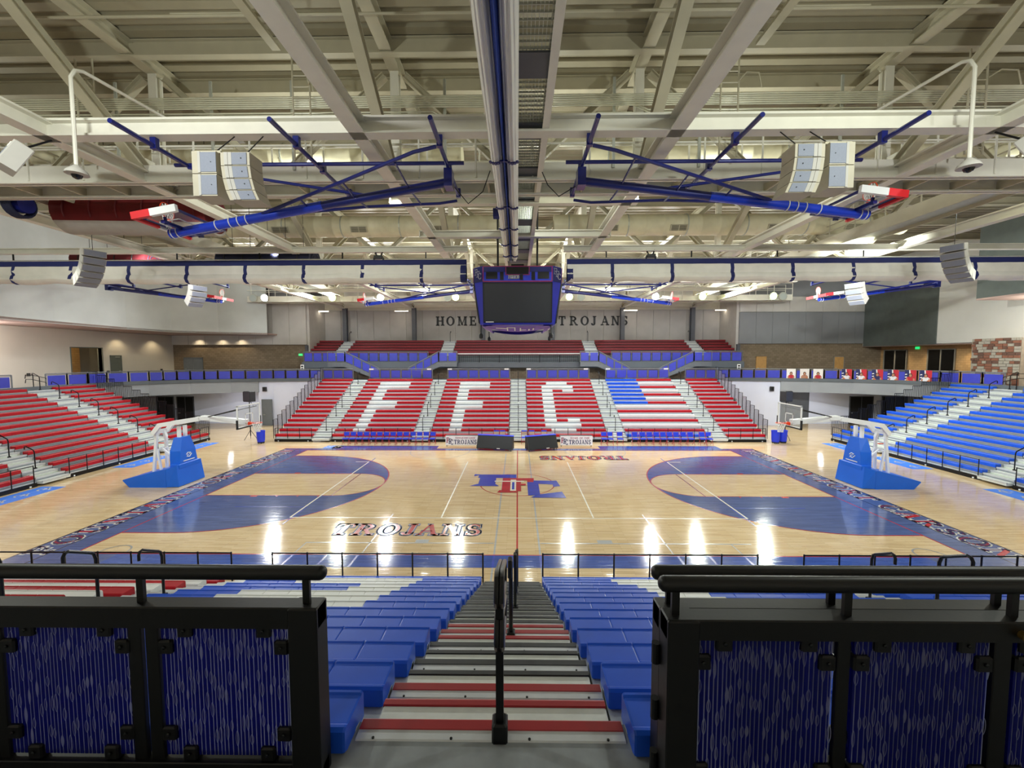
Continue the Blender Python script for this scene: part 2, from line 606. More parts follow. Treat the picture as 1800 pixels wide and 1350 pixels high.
GL = {
    'A': (.92, [gL(.14, 0, .45, 1, .09), gL(.78, 0, .47, 1, .2), gR(.24, .3, .66, .39), gS(.15, 0, .28), gS(.78, 0, .34)]),
    'C': (.86, gC(.46, .5, .42, .52, 45, 315, .17, .08, 16) + [gR(.72, .66, .8, .98), gR(.72, .02, .8, .3)]),
    'D': (.9, _stem(.2) + gC(.32, .5, .5, .5, -90, 90, .18, .08)),
    'E': (.8, _stem(.2) + [gR(.2, .92, .7, 1), gR(.2, 0, .72, .08), gR(.2, .47, .55, .55), gR(.63, .74, .71, 1), gR(.66, 0, .74, .28), gR(.5, .38, .57, .64)]),
    'F': (.78, _stem(.2) + [gR(.2, .92, .7, 1), gR(.2, .45, .55, .53), gR(.63, .7, .71, 1), gR(.5, .36, .57, .62)]),
    'H': (.96, _stem(.2) + _stem(.76) + [gR(.2, .46, .76, .54)]),
    'I': (.42, _stem(.21)),
    'J': (.6, [gR(.32, .16, .5, 1), gS(.41, 1, .36)] + gC(.27, .2, .23, .22, 180, 360, .15, .08)),
    'K': (.92, _stem(.2) + [gL(.3, .42, .74, 1, .1), gL(.76, 0, .42, .6, .2), gS(.74, 1, .3), gS(.76, 0, .3)]),
    'M': (1.12, [gR(.15, 0, .23, 1), gR(.83, 0, 1.01, 1), gL(.53, .05, .22, 1, .2), gL(.53, .05, .86, 1, .09), gS(.19, 0, .28), gS(.19, 1, .3), gS(.92, 0, .34), gS(.92, 1, .3)]),
    'N': (.96, [gR(.15, 0, .23, 1), gR(.73, 0, .81, 1), gL(.74, 0, .22, 1, .2), gS(.19, 0, .3), gS(.16, 1, .26), gS(.77, 1, .3)]),
    'O': (.96, gC(.48, .5, .45, .52, 0, 360, .18, .08, 20)),
    'P': (.82, _stem(.2) + gC(.34, .73, .4, .27, -90, 90, .17, .08) + [gR(.2, .46, .36, .54), gR(.2, .92, .36, 1)]),
    'R': (.92, _stem(.2) + gC(.34, .73, .4, .27, -90, 90, .17, .08) + [gR(.2, .46, .4, .54), gR(.2, .92, .36, 1), gL(.78, 0, .46, .5, .2), gS(.8, 0, .24)]),
    'S': (.72, gC(.37, .73, .3, .29, 30, 270, .15, .09, 12) + gC(.34, .27, .32, .29, -150, 90, .15, .09, 12) + [gR(.55, .72, .62, .98), gR(.06, .02, .13, .3)]),
    'T': (.84, [gR(.33, 0, .51, 1), gS(.42, 0, .38), gR(.06, .92, .78, 1), gR(.06, .7, .13, 1), gR(.71, .7, .78, 1)]),
    'U': (.94, [gR(.13, .25, .31, 1), gR(.7, .25, .78, 1), gS(.22, 1, .36), gS(.74, 1, .3)] + gC(.455, .3, .325, .32, 180, 360, .17, .09)),
    '-': (.5, [gR(.08, .42, .42, .54)]),
    ' ': (.45, []),
}
def text_width(s, gap=.08):
    return sum(GL[c][0] + gap for c in s) - gap

def text(mb, s, O, U, V, N, h, length=None, gap=.08, grow=0.0, depth=.004):
    """letters of height h along U from O, tops along V, raised along N"""
    O, U, V, N = Vector(O), Vector(U).normalized(), Vector(V).normalized(), Vector(N).normalized()
    wdt = text_width(s, gap)
    sx = (length/wdt) if length else h
    x = 0.0
    for c in s:
        wd, polys = GL[c]
        for poly in polys:
            cx = sum(p[0] for p in poly)/len(poly)
            cy = sum(p[1] for p in poly)/len(poly)
            q = []
            for px, py in poly:
                if grow:
                    px += grow*(1 if px > cx else -1)*(h/sx)
                    py += grow*(1 if py > cy else -1)
                q.append(O + U*((x+px)*sx) + V*(py*h))
            n = len(q)
            vs = q + [p + N*depth for p in q]
            fs = [tuple(range(n, 2*n))] + [(i, (i+1) % n, n+(i+1) % n, n+i) for i in range(n)]
            mb.add(vs, fs)
        x += wd + gap
    return mb

def flat(mb, poly, z0, z1):
    return mb.prism(poly, 'z', z0, z1)
# ================================================================== STRUCTURE
L, W = 14.325, 7.62
floor = struct(MB().box(-40, 40, -23, 29, -.2, 0).build('floor', 'maple'), 'glossy maple strip floor of the arena')

# ---- court markings: thin paint films on the wood
def ring_rect(x0, x1, y0, y1, X0, X1, Y0, Y1, z):
    m = MB()
    m.box(X0, X1, Y0, y0, 0, z); m.box(X0, X1, y1, Y1, 0, z)
    m.box(X0, x0, y0, y1, 0, z); m.box(x1, X1, y0, y1, 0, z)
    return m
ring_rect(-L, L, -W, W, -16.12, 16.12, -8.46, 8.25, .002).build('court_border', 'navy_stain', floor)
MB().box(-12.9, 12.9, -8.46, -W, 0, .003).build('sideline_apron', 'blue_stain', floor)
m = ring_rect(-L, L, -W, W, -L-.05, L+.05, -W-.05, W+.05, .004)
m.box(-.028, .028, -W, W, 0, .0035)
ringp = []
def arc_strip(m, f_out, f_in, us, sgn, side, z):
    """band between two curves, u measured from the baseline"""
    vs, fs = [], []
    for u in us:
        x = side*(L-u)
        vs += [(x, sgn*f_out(u), z), (x, sgn*f_in(u), z)]
    for k in range(len(us)-1):
        fs.append((2*k, 2*k+1, 2*k+3, 2*k+2))
    m.add(vs, fs)
def f3(u): return 6.02 if u < 1.6 else math.sqrt(max(0, 6.02**2-(u-1.6)**2))
def fk(u): return 1.83 if u < 5.79 else math.sqrt(max(0, 1.83**2-(u-5.79)**2))
us = [i*.1 for i in range(58)] + [5.79 + 1.83*math.sin(PI/2*i/24) for i in range(25)]
us = sorted(set(round(u, 4) for u in us))
stain = MB()
for side in (-1, 1):
    for sgn in (-1, 1):
        arc_strip(stain, f3, fk, us, sgn, side, .003)
stain.build('three_point_area', 'navy_stain', floor)
def line_along(m, pts, wdt, z):
    for a, b in zip(pts[:-1], pts[1:]):
        a, b = Vector(a), Vector(b)
        d = (b-a)
        if d.length < 1e-5: continue
        d.normalize()
        n = Vector((-d.y, d.x))*wdt/2
        e = d*wdt*.2
        q = [a-n-e, b-n+e, b+n+e, a+n-e]
        m.add([(p.x, p.y, z) for p in q], [(0, 1, 2, 3)])
for side in (-1, 1):
    arc = [(side*L, -6.02)] + [(side*(L-1.6-6.02*math.cos(t)), 6.02*math.sin(t)) for t in [(-90+180*i/60)*PI/180 for i in range(61)]] + [(side*L, 6.02)]
    line_along(m, arc, .055, .005)
    key = [(side*L, -1.83)] + [(side*(L-5.79-1.83*math.cos(t)), 1.83*math.sin(t)) for t in [(-90+180*i/40)*PI/180 for i in range(41)]] + [(side*L, 1.83)]
    line_along(m, key, .055, .0055)
    for sg in (-1, 1):                                             # lane blocks
        for u0, u1, d in ((2.13, 2.43, .2), (3.3, 3.36, .16), (4.25, 4.31, .16), (5.2, 5.26, .16)):
            x0, x1 = sorted((side*(L-u0), side*(L-u1)))
            m.box(x0, x1, min(sg*1.83, sg*(1.83+d)), max(sg*1.83, sg*(1.83+d)), 0, .005)
line_along(m, [(1.83*math.cos(t), 1.83*math.sin(t)) for t in [2*PI*i/64 for i in range(65)]], .05, .0045)
m.build('red_boundary_lines', 'red_line', floor)
m = MB()
for side in (-1, 1):
    x = side*(L-5.79)
    m.box(x-.028, x+.028, -1.8, 1.8, 0, .0058)
m.build('free_throw_line', 'dark_red_line', floor)
m = MB()
for x in (-9, -3, 3, 9):
    m.box(x-.03, x+.03, -4.5, 4.5, 0, .0065)
m.box(-9, 9, -4.53, -4.47, 0, .0065)
m.box(-9.8, -9, 4.45, 4.51, 0, .0065); m.box(9, 9.8, 4.45, 4.51, 0, .0065)
m.build('volleyball_lines', 'white_line', floor)
m = MB()
for x in (-.74, .74):
    m.box(x-.03, x+.03, -W, 6.7, 0, .004)
    m.box(x-.03, x+.03, -10.6, -8.46, 0, .004)
m.box(-7.2, -.8, -6.8, -6.74, 0, .004); m.box(.8, 7.9, -6.8, -6.74, 0, .004)
m.box(-3.5, -3.05, -6.74, -6.5, 0, .004); m.box(2.75, 3.25, -6.74, -6.5, 0, .004)
for sg in (-1, 1):
    m.box(min(sg*7.2, sg*7.24), max(sg*7.2, sg*7.24), -7.6, -6.74, 0, .004)
    m.box(min(sg*5.0, sg*5.04), max(sg*5.0, sg*5.04), -7.6, -4.1, 0, .004)
    line_along(m, [(sg*(5.2+2.0*math.cos(t)), 7.62-2.4*math.sin(t)) for t in [PI*i/24 for i in range(25)]], .04, .004)
    line_along(m, [(sg*13.2+.45*math.cos(t), -7.55+.5*math.sin(t)) for t in [PI*i/12 for i in range(13)]], .05, .0042)
m.build('grey_cross_court_lines', 'grey_line', floor)
m = MB()
for x in (-.74, .74, -5.1, 5.1, -7.2, 7.2, -6.1, 6.1):
    m.box(x-.035, x+.035, -8.46, -W-.05, 0, .0048)
for sg in (-1, 1):
    m.box(min(sg*8.9, sg*12.0), max(sg*8.9, sg*12.0), -3.34, -3.3, 0, .0048)
    m.box(min(sg*8.9, sg*8.94), max(sg*8.9, sg*8.94), -5.2, -3.3, 0, .0048)
    m.box(min(sg*8.9, sg*8.94), max(sg*8.9, sg*8.94), 3.6, 5.4, 0, .0048)
m.build('royal_blue_lines', 'royal_line', floor)
m = MB()
for sg in (-1, 1):
    m.box(sg*15.18-.02, sg*15.18+.02, -8.4, 8.2, 0, .0048)
    m.box(sg*16.1-.03, sg*16.1+.03, -8.46, 8.25, 0, .0048)
m.build('black_border_lines', 'black_line', floor)

# ---- end-line lettering, side lettering and the centre emblem (flat paint)
for sg, U, V in ((-1, (0, 1, 0), (-1, 0, 0)), (1, (0, -1, 0), (1, 0, 0))):
    O = (sg*15.27, -7.75*-sg, .0)
    for nm, mt, g, dz in (('border_lettering_outline', 'white_line', .07, .006), ('border_lettering', 'letter_navy', .018, .0070), ('border_lettering_core', 'red_line', -.04, .0078)):
        text(MB(), 'FOUNTAIN-FORT CARSON', O, U, V, (0, 0, 1), .72, 15.5, .14, g, dz).build(nm, mt, floor)
for O, U, V in (((-6.75, -6.12, 0), (1, 0, 0), (0, 1, 0)), ((6.85, 6.02, 0), (-1, 0, 0), (0, -1, 0))):
    for nm, mt, g, dz in (('sideline_lettering_outline', 'letter_navy', .075, .0070), ('sideline_lettering_gap', 'white_line', .012, .0078), ('sideline_lettering', 'red_line', .0, .0086)):
        text(MB(), 'TROJANS', O, U, V, (0, 0, 1), .95, 5.45, .1, g, dz).build(nm, mt, floor)
def poly_set(polys, z, name, mt):
    m = MB()
    for i, p in enumerate(polys):
        n = len(p)
        m.add([(q[0], q[1], z+.0003*i) for q in p], [tuple(range(n))])
    return m.build(name, mt, floor)
F_blue = [[(-2.05, 1.05), (-.05, 1.05), (-.05, 1.7), (-2.05, 1.7)], [(-1.95, -.1), (-1.1, -.1), (-1.1, 1.7), (-1.95, 1.7)],
          [(-2.35, -.35), (-.9, -.35), (-1.1, 0), (-2.0, 0)], [(-2.3, 1.35), (-1.9, 1.7), (-2.3, 1.78)], [(-.35, .8), (-.02, .8), (-.02, 1.1), (-.35, 1.1)]]
C_blue = [[(.5, -1.75), (1.05, -1.75), (1.05, .35), (.5, .35)], [(.6, .1), (1.95, -.1), (1.95, .55), (.6, .62)], [(.6, -2.05), (2.2, -2.1), (2.1, -1.2), (.9, -1.65)],
          [(1.75, -.45), (2.1, -.35), (2.0, .6), (1.75, .55)]]
F_red = [[(-.75, -1.15), (-.3, -1.15), (-.3, 1.0), (-.75, 1.0)], [(-.55, .6), (.85, .6), (.85, 1.02), (-.75, 1.02)], [(-.95, -1.35), (.0, -1.35), (-.1, -1.0), (-.85, -1.0)],
         [(-.1, -1.15), (.18, -1.15), (.18, .6), (-.1, .6)], [(-.1, -.25), (.42, -.25), (.42, .05), (-.1, .05)], [(.5, .3), (.82, .3), (.82, .7), (.5, .7)]]
sword = [[(-.34, -1.1), (-.06, -1.1), (-.06, .72), (-.34, .72)], [(-1.15, .36), (.35, .36), (.35, .52), (-1.15, .52)]]
poly_set(F_blue, .0090, 'emblem_blue_letter', 'royal_line')
poly_set(C_blue, .0105, 'emblem_blue_letter', 'royal_line')
poly_set(F_red, .0120, 'emblem_red_letter', 'red_line')
poly_set(sword, .0140, 'emblem_sword', 'white_line')
poly_set([[(-.26, -.9), (-.14, -.9), (-.14, .3), (-.26, .3)]], .0150, 'emblem_sword_core', 'royal_line')
# light-blue wheelchair bays and bench mats painted beside the stands
def bay(x0, x1, y0, y1, marks, axis):
    MB().box(x0, x1, y0, y1, 0, .003).build('painted_bay', 'mat_blue', floor)
    m = MB()
    for k in range(marks):
        t = (k+.5)/marks
        if axis == 'y':
            cx, cy = (x0+x1)/2, y0+(y1-y0)*t
        else:
            cx, cy = x0+(x1-x0)*t, (y0+y1)/2
        line_along(m, [(cx+.2*math.cos(a), cy+.2*math.sin(a)) for a in [2*PI*i/14*.75 for i in range(15)]], .06, .0045)
        m.box(cx+.16, cx+.34, cy-.03, cy+.03, 0, .0045); m.box(cx-.02, cx+.06, cy-.05, cy+.34, 0, .0045)
    m.build('bay_mark', 'white_line', floor)
for sg in (-1, 1):
    for y0, y1 in ((3.0, 6.0), (-3.4, -.6), (7.7, 10.2)):
        a, b = sorted((sg*22.2, sg*23.4))
        bay(a, b, y0, y1, 3, 'y')
MB().box(-13.0, -5.6, 8.25, 9.1, 0, .003).build('bench_mat', 'blue_stain', floor)
MB().box(5.7, 14.0, 8.25, 9.1, 0, .003).build('bench_mat', 'blue_stain', floor)
bay(-13.6, -12.4, 8.3, 9.15, 2, 'x')

# ---- concourse slabs (floor level 4.13)
CZ = 4.13
PLN = [(-32.9, -14.0), (-32.9, 9.6), (-32.5, 12.2), (-31.2, 14.6), (-29.0, 16.4), (-26.2, 17.7), (-22.8, 18.6), (-19.2, 19.15)]
PLR = [(-p[0]+.1, p[1]) for p in PLN]
conc = struct(MB().box(-40, 40, 19.3, 26.9, 3.95, CZ).build('floor_concourse_far', 'concrete'), 'far concourse slab above the lower wall')
for nm, pl, sg in (('floor_concourse_left', PLN, -1), ('floor_concourse_right', PLR, 1)):
    poly = list(pl) + [(sg*19.2, 23.3), (sg*40, 23.3), (sg*40, -14)]
    o = struct(MB().prism(poly, 'z', 3.2, CZ).build(nm, 'concrete'))
    cut = [p for p in pl if abs(p[0]) > 24.2] + [(sg*24.0, 18.28)]
    MB().strip(cut, 3.12, 4.13, -.25 if sg < 0 else .25).build('fascia', 'fascia_grey', o)
    MB().strip([(p[0]-sg*.04, p[1]-.04) for p in pl], 4.1, 4.38, -.3 if sg < 0 else .3).build('slab_edge', 'fascia_dark', o)
# platform the photographer stands on
plat = struct(MB().box(-16, 16, -23, -18.46, 3.9, CZ).build('floor_concourse_near', 'concrete'), 'grey concrete landing at the head of the aisle')

# ---- walls
wl = struct(MB().box(-40, 40, 29, 29.3, 0, 16).build('wall_outer_far', 'plaster_white'))
struct(MB().box(-40.3, -40, -23, 29.3, 0, 16).build('wall_outer_left', 'plaster_white'))
struct(MB().box(40, 40.3, -23, 29.3, 0, 16).build('wall_outer_right', 'plaster_white'))
struct(MB().box(-40, 40, -23.3, -23, 0, 16).build('wall_near', 'plaster_beige'))
wb = struct(MB().box(-21.6, 22.4, 26.98, 27.2, 5.2, 15.7).build('wall_back', 'steel_white'), 'precast back wall above the balcony seats')
x = -21.6
k = 0
pm = None
while x < 22.39:
    if pm is None:
        pm = MB().bbox(.015, 1.818, 26.9, 26.98, 6.0, 11.55, .012).mesh('wall_panel', 'precast')
    o = link('wall_panel', pm, wb)
    o.location = (x, 0, 0)
    x += 44/24
m = MB()
for ch, xs in (('HOME', (-9.1, -7.95, -6.7, -5.35)), ('TROJANS', (4.55, 5.8, 7.0, 8.15, 9.25, 10.4, 11.55))):
    for c, xx in zip(ch, xs):
        q = text(MB(), c, (xx, 26.9, 9.86), (1, 0, 0), (0, 0, 1), (0, -1, 0), .98, None, .08, .022, .06)
        q.build('wall_letter', 'letter_black', wb)
for c, xx in zip('OFTHE', (-3.2, -2.0, -.4, .8, 2.1)):
    text(MB(), c, (xx, 26.9, 9.86), (1, 0, 0), (0, 0, 1), (0, -1, 0), .98, None, .08, .022, .06).build('wall_letter', 'letter_black', wb)
for nm, xa, xb in (('wall_niche_left', -21.85, -21.6), ('wall_niche_right', 22.4, 22.65)):
    o = struct(MB().box(xa, xb, 23.3, 26.98, CZ, 12.6).build(nm, 'precast_light'))
for sg, nm in ((-1, 'left'), (1, 'right')):
    xa, xb = (-36, -21.85) if sg < 0 else (22.65, 36)
    o = struct(MB().box(xa, xb if sg < 0 else 37.4, 23.3, 23.5, CZ, 7.7).build('wall_brick_'+nm, 'brick_brown'), 'brown brick wall along the far concourse')
    o2 = struct(MB().box(xa, xb, 23.32, 23.5, 7.66, 15.7).build('wall_upper_'+nm, 'panel_grey'))
    n = 8
    for i in range(n):
        w_ = (xb-xa)/n
        if sg < 0:
            MB().bbox(xa+i*w_+.01, xa+(i+1)*w_-.01, 23.12, 23.32, 7.66, 12.4, .012).build('wall_panel', 'precast_light', o2)
        else:
            MB().bbox(xa+i*w_+.01, xa+(i+1)*w_-.01, 23.12, 23.32, 7.66, 10.85, .012).build('wall_panel', 'panel_grey', o2)
            MB().bbox(xa+i*w_+.01, xa+(i+1)*w_-.01, 23.12, 23.32, 10.88, 12.4, .012).build('wall_panel', 'precast_light', o2)
MB().box(-22.0, -21.75, 23.05, 23.3, CZ, 7.6).build('trim_1', 'column_grey')
bpy.data.objects['trim_1']['kind'] = 'structure'
MB().box(22.45, 22.75, 23.05, 23.3, CZ, 7.6).build('trim_2', 'column_grey')
bpy.data.objects['trim_2']['kind'] = 'structure'
# left side wall with opening
o = MB()
o.box(-36.3, -36, -14, 13.0, CZ, 8.6); o.box(-36.3, -36, 15.6, 23.3, CZ, 8.6); o.box(-36.3, -36, 13.0, 15.6, 7.15, 8.6)
lw = struct(o.build('wall_left', 'plaster_beige'), 'cream concourse wall with an open doorway on the left')
MB().box(-39.4, -39.2, 11.8, 16.8, CZ, 7.6).build('alcove_wall', 'brick_tan', lw)
m = MB()
for y in (12.98, 15.6): m.box(-36.4, -35.95, y, y+.06, CZ, 7.15)
m.box(-36.4, -35.95, 12.98, 15.66, 7.15, 7.21)
m.build('opening_frame', 'door_green', lw)
def door(name, label, X, y0, y1, z0, z1, m_leaf, m_frame, leaves=1, facing=1, glass=False):
    """door in a wall of constant X; facing is +1 towards +X"""
    t = facing
    d = struct(MB().box(min(X, X+.07*t), max(X, X+.07*t), y0+.06, y1-.06, z0, z1-.06).build(name, m_leaf), label)
    f = MB()
    a, b = sorted((X, X+.1*t))
    f.box(a, b, y0, y0+.06, z0, z1); f.box(a, b, y1-.06, y1, z0, z1); f.box(a, b, y0, y1, z1-.06, z1)
    if leaves == 2:
        f.box(a, b, (y0+y1)/2-.02, (y0+y1)/2+.02, z0, z1)
    f.build('door_frame', m_frame, d)
    a, b = sorted((X+.06*t, X+.14*t))
    MB().box(a, b, y1-.3, y1-.14, z0+1.0, z0+1.05).build('door_handle', 'galvanised', d)
    MB().box(a, b, (y0+y1)/2-.12, (y0+y1)/2+.3, z1-.2, z1-.12).build('door_closer', 'galvanised', d)
    return d
def doorY(name, label, Y, x0, x1, z0, z1, m_leaf, m_frame, leaves=1):
    d = struct(MB().box(x0+.06, x1-.06, Y-.07, Y, z0, z1-.06).build(name, m_leaf), label)
    f = MB()
    f.box(x0, x0+.06, Y-.1, Y, z0, z1); f.box(x1-.06, x1, Y-.1, Y, z0, z1); f.box(x0, x1, Y-.1, Y, z1-.06, z1)
    if leaves == 2:
        f.box((x0+x1)/2-.02, (x0+x1)/2+.02, Y-.1, Y, z0, z1)
    f.build('door_frame', m_frame, d)
    MB().box(x0+.15, x0+.3, Y-.14, Y-.06, z0+1.0, z0+1.05).build('door_handle', 'galvanised', d)
    return d
door('door_1', 'grey-green door in the cream left wall, right of the open doorway', -36, 16.3, 17.35, CZ, 6.55, 'door_green', 'door_green')
doorY('door_2', 'grey double door in the brick recess on the left', 23.28, -34.9, -32.9, CZ, 6.35, 'door_grey', 'door_grey', 2)
doorY('door_3', 'orange wooden door in the brick wall, nearer the balcony', 23.28, 24.5, 25.55, CZ, 6.35, 'door_wood', 'door_wood')
doorY('door_4', 'lit wooden door in the brick wall, farther from the balcony', 23.28, 32.4, 33.45, CZ, 6.35, 'door_wood', 'mullion')
# band wall over the left concourse, following its curve
BND = [(-29.2, -14), (-29.6, 1), (-30.6, 7), (-31.3, 13), (-30.9, 17), (-28.6, 19.7), (-24.9, 21.4)]
bw = struct(MB().strip(BND, 8.6, 15.6, .25).build('wall_band_left', 'plaster_band'), 'pale curved wall band hanging over the left concourse')
struct(MB().prism(BND + [(-24.9, 23.3), (-36, 23.3), (-36, -14)], 'z', 8.62, 8.75).build('ceiling_soffit_left', 'soffit_pink'))
# a joint in the band
MB().box(-31.32, -31.27, 9.9, 9.94, 8.6, 12.5).build('band_joint', 'fascia_grey', bw)
# right side wall
rw = struct(MB().box(35.3, 35.6, -14, 23.3, 7.35, 15.6).build('wall_right', 'plaster_white'), 'pale upper wall on the right')
MB().box(35.2, 35.3, 15.6, 23.12, 7.35, 12.4).build('dark_panel', 'panel_green', rw)
rc = struct(MB().box(37.2, 37.4, 8, 23.3, CZ, 7.4).build('wall_alcove_right', 'brick_tan'), 'tan brick alcove wall under the right wall')
struct(MB().box(35.3, 37.4, 8, 23.3, 7.3, 7.4).build('ceiling_alcove_right', 'soffit_pink'))
struct(MB().box(35.2, 35.6, -14, 8.8, CZ, 7.35).build('wall_right_lower', 'brick_tan'))
for i, (y0, y1) in enumerate(((20.3, 22.8), (15.8, 18.2))):
    wn = struct(MB().box(37.12, 37.2, y0, y1, CZ+.3, 6.95).build('window_%d' % (i+1), 'window_black'), ('dark corridor window nearer the far corner', 'dark corridor window nearer the stone pier')[i])
    f = MB()
    for y in (y0, (y0+y1)/2, y1): f.box(37.06, 37.14, y-.04, y+.04, CZ+.3, 6.95)
    for z in (CZ+.3, 5.0, 6.95): f.box(37.06, 37.14, y0, y1, z-.04, z+.04)
    f.build('window_frame', 'mullion', wn)
# stone pier: every block its own piece
pier = struct(MB().box(34.55, 35.2, 8.85, 12.05, CZ, 7.62).build('wall_stone_pier', 'stone_buff'), 'pier of mixed rust and buff stone blocks')
blk = {}
for mt in ('stone_buff', 'stone_rust', 'stone_brown'):
    for wd in (.3, .4, .5):
        blk[(mt, wd)] = MB().bbox(-.06, 0, .012, wd-.012, .012, .193, .012).mesh('stone_block', mt)
rnd = random.Random(4)
for r in range(17):
    y = 8.85
    while y < 12.0:
        wd = rnd.choice((.3, .4, .5))
        if y + wd > 12.04: wd = .3
        if y + wd > 12.06: break
        o = link('stone_block', blk[(rnd.choice(('stone_buff', 'stone_buff', 'stone_rust', 'stone_rust', 'stone_brown')), wd)], pier)
        o.location = (34.55 - rnd.random()*.025, y, CZ + .02 + r*.205)
        y += wd
# dark soffit box high on the right
rb = struct(MB().box(31.0, 36, -14, 8.6, 10.2, 15.6).build('wall_band_right', 'panel_green'), 'dark green box wall high on the right')
MB().box(31.0, 36, -14, 8.6, 10.1, 10.2).build('soffit', 'soffit_pink', rb)
# lower walls below the concourse
low = struct(MB().box(-40, -18.6, 19.4, 19.6, 0, 3.95).build('wall_lower_left', 'lower_wall'))
low2 = struct(MB().box(18.7, 40, 19.4, 19.6, 0, 3.95).build('wall_lower_right', 'lower_wall'))
for sg, par in ((-1, low), (1, low2)):
    MB().strip([(sg*24.05, 18.2), (sg*22.8, 18.52), (sg*18.75, 19.04)], 0, 4.12, .3 if sg < 0 else -.3).build('flush_wall', 'lower_wall', par)
struct(MB().box(-18.6, 18.7, 20.5, 20.7, 0, 3.95).build('wall_lower_far', 'column_grey'))
doorY('door_5', 'grey door in the lower white wall left of the far stand', 18.2, -23.75, -22.8, 0, 2.45, 'door_grey', 'door_grey')
doorY('door_6', 'grey door in the lower white wall right of the far stand', 18.75, 19.3, 20.3, 0, 2.45, 'door_grey', 'door_grey')
doorY('door_7', 'dark double door under the left concourse, nearer the far stand', 19.4, -32.7, -31.05, 0, 2.6, 'speaker_black', 'column_grey', 2)
doorY('door_8', 'dark double door under the left concourse, farther from the far stand', 19.4, -34.65, -33.0, 0, 2.6, 'speaker_black', 'column_grey', 2)
doorY('door_9', 'wide dark roll-up door under the right concourse', 19.4, 24.2, 27.4, 0, 3.1, 'column_grey', 'column_grey')
doorY('door_10', 'dark double door under the right concourse, nearer the far stand', 19.4, 31.2, 33.4, 0, 2.6, 'speaker_black', 'column_grey', 2)
doorY('door_11', 'dark double door under the right concourse, farther from the far stand', 19.4, 34.2, 36.6, 0, 2.6, 'speaker_black', 'column_grey', 2)
# balcony
bal = struct(MB().box(-21.6, 22.4, 21.5, 22.7, 5.25, 5.85).build('floor_balcony', 'fascia_dark'), 'dark fascia beam carrying the balcony seats')
MB().box(-21.6, 22.4, 22.7, 27, 5.25, 6.5).build('balcony_slab', 'fascia_dark', bal)
MB().box(-6.0, 6.4, 21.3, 21.5, 5.3, 5.75).build('centre_beam', 'column_grey', bal)
struct(MB().box(-21.6, 22.4, 22.6, 22.8, CZ, 5.3).build('wall_under_balcony', 'brick_brown'))
for i in range(6):
    xx = (-19.05, -11.43, -3.81, 3.81, 11.43, 19.05)[i] + .05
    o = struct(MB().ibeam((xx, 26.2, 5.5), (xx, 26.2, 11.9), .42, .5, .05).build('column_%d' % (i+1), 'column_grey'), 'dark steel column against the back wall, %s from the left' % ORD[i])

# ---- roof deck: broad ribs running across the hall
m = MB()
y = -23.0
prof = []
while y < 29:
    prof += [(y, 15.62), (y+.28, 15.62), (y+.31, 15.72), (y+.46, 15.72)]
    y += .49
vs, fs = [], []
for (yy, z) in prof:
    vs += [(-40, yy, z), (40, yy, z)]
for k in range(len(prof)-1):
    fs.append((2*k, 2*k+1, 2*k+3, 2*k+2))
m.add(vs, fs)
ceil = struct(m.build('ceiling', 'deck_roof'), 'ribbed metal roof deck')
MB().box(-40, 40, -23, 29, 15.9, 16.0).build('roof_board', 'deck_roof', ceil)
# ================================================================== ROOF STEEL AND WHAT HANGS IN IT
ZB, ZT = 11.65, 15.2
TX = (-19.05, -11.43, -3.81, 3.81, 11.43, 19.05)
BN = (-18.0, -7.0, 4.0, 15.0, 26.0)
TN = (-12.5, -1.5, 9.5, 20.5)
side_words = ('far left, outermost', 'second from the left', 'just left of the centre curtain', 'just right of the centre curtain', 'second from the right', 'far right, outermost')
proto = {}
tm = {}
tm['top'] = MB().ibeam((0, -22.9, ZT+.2), (0, 26.5, ZT+.2), .34, .4, .045).mesh('top_chord', 'steel_cream')
tm['bot'] = MB().ibeam((0, -22.9, ZB+.19), (0, 26.5, ZB+.19), .36, .38, .05).mesh('bottom_chord', 'steel_white')
tm['ver'] = MB().ibeam((0, 0, ZB+.38), (0, 0, ZT), .26, .26, .03).mesh('truss_post', 'steel_white')
dia = []
for k, b in enumerate(BN):
    for t in (b-5.5, b+5.5):
        if t > 22 or t < -20: continue
        dia.append(MB().ibeam((0, b+(.35 if t > b else -.35), ZB+.3), (0, t-(.35 if t > b else -.35), ZT+.05), .28, .28, .03).mesh('diagonal', 'steel_cream'))
gus = MB().box(-.02, .02, -.55, .55, ZB+.3, ZB+.8).mesh('gusset', 'steel_white')
for x, wd in zip(TX, side_words):
    t = thing('roof_truss', 'deep cream steel roof truss, %s of the six running away' % wd if 'centre' not in wd else 'deep cream steel roof truss running away, %s' % wd, 'truss', (x, 0, 0), 0, 'roof trusses running away from the camera')
    link('top_chord', tm['top'], t); link('bottom_chord', tm['bot'], t)
    for b in BN[:4]:
        link('truss_post', tm['ver'], t).location = (0, b, 0)
    for d in dia: link('diagonal', d, t)
    for b in BN[:4]:
        link('gusset', gus, t).location = (0, b, 0)
# purlins under the deck, across the hall
pu = MB().ibeam((-38, 0, 15.38), (38, 0, 15.38), .22, .46, .03).mesh('roof_purlin', 'steel_cream')
ys = [-18.7, -7.9, -6.1, -2.2, 1.4, 5.0, 8.8, 12.4, 16.0, 19.8, 23.4]
for i, y in enumerate(ys):
    o = struct(link('beam_purlin', pu, None, (0, y, 0)))
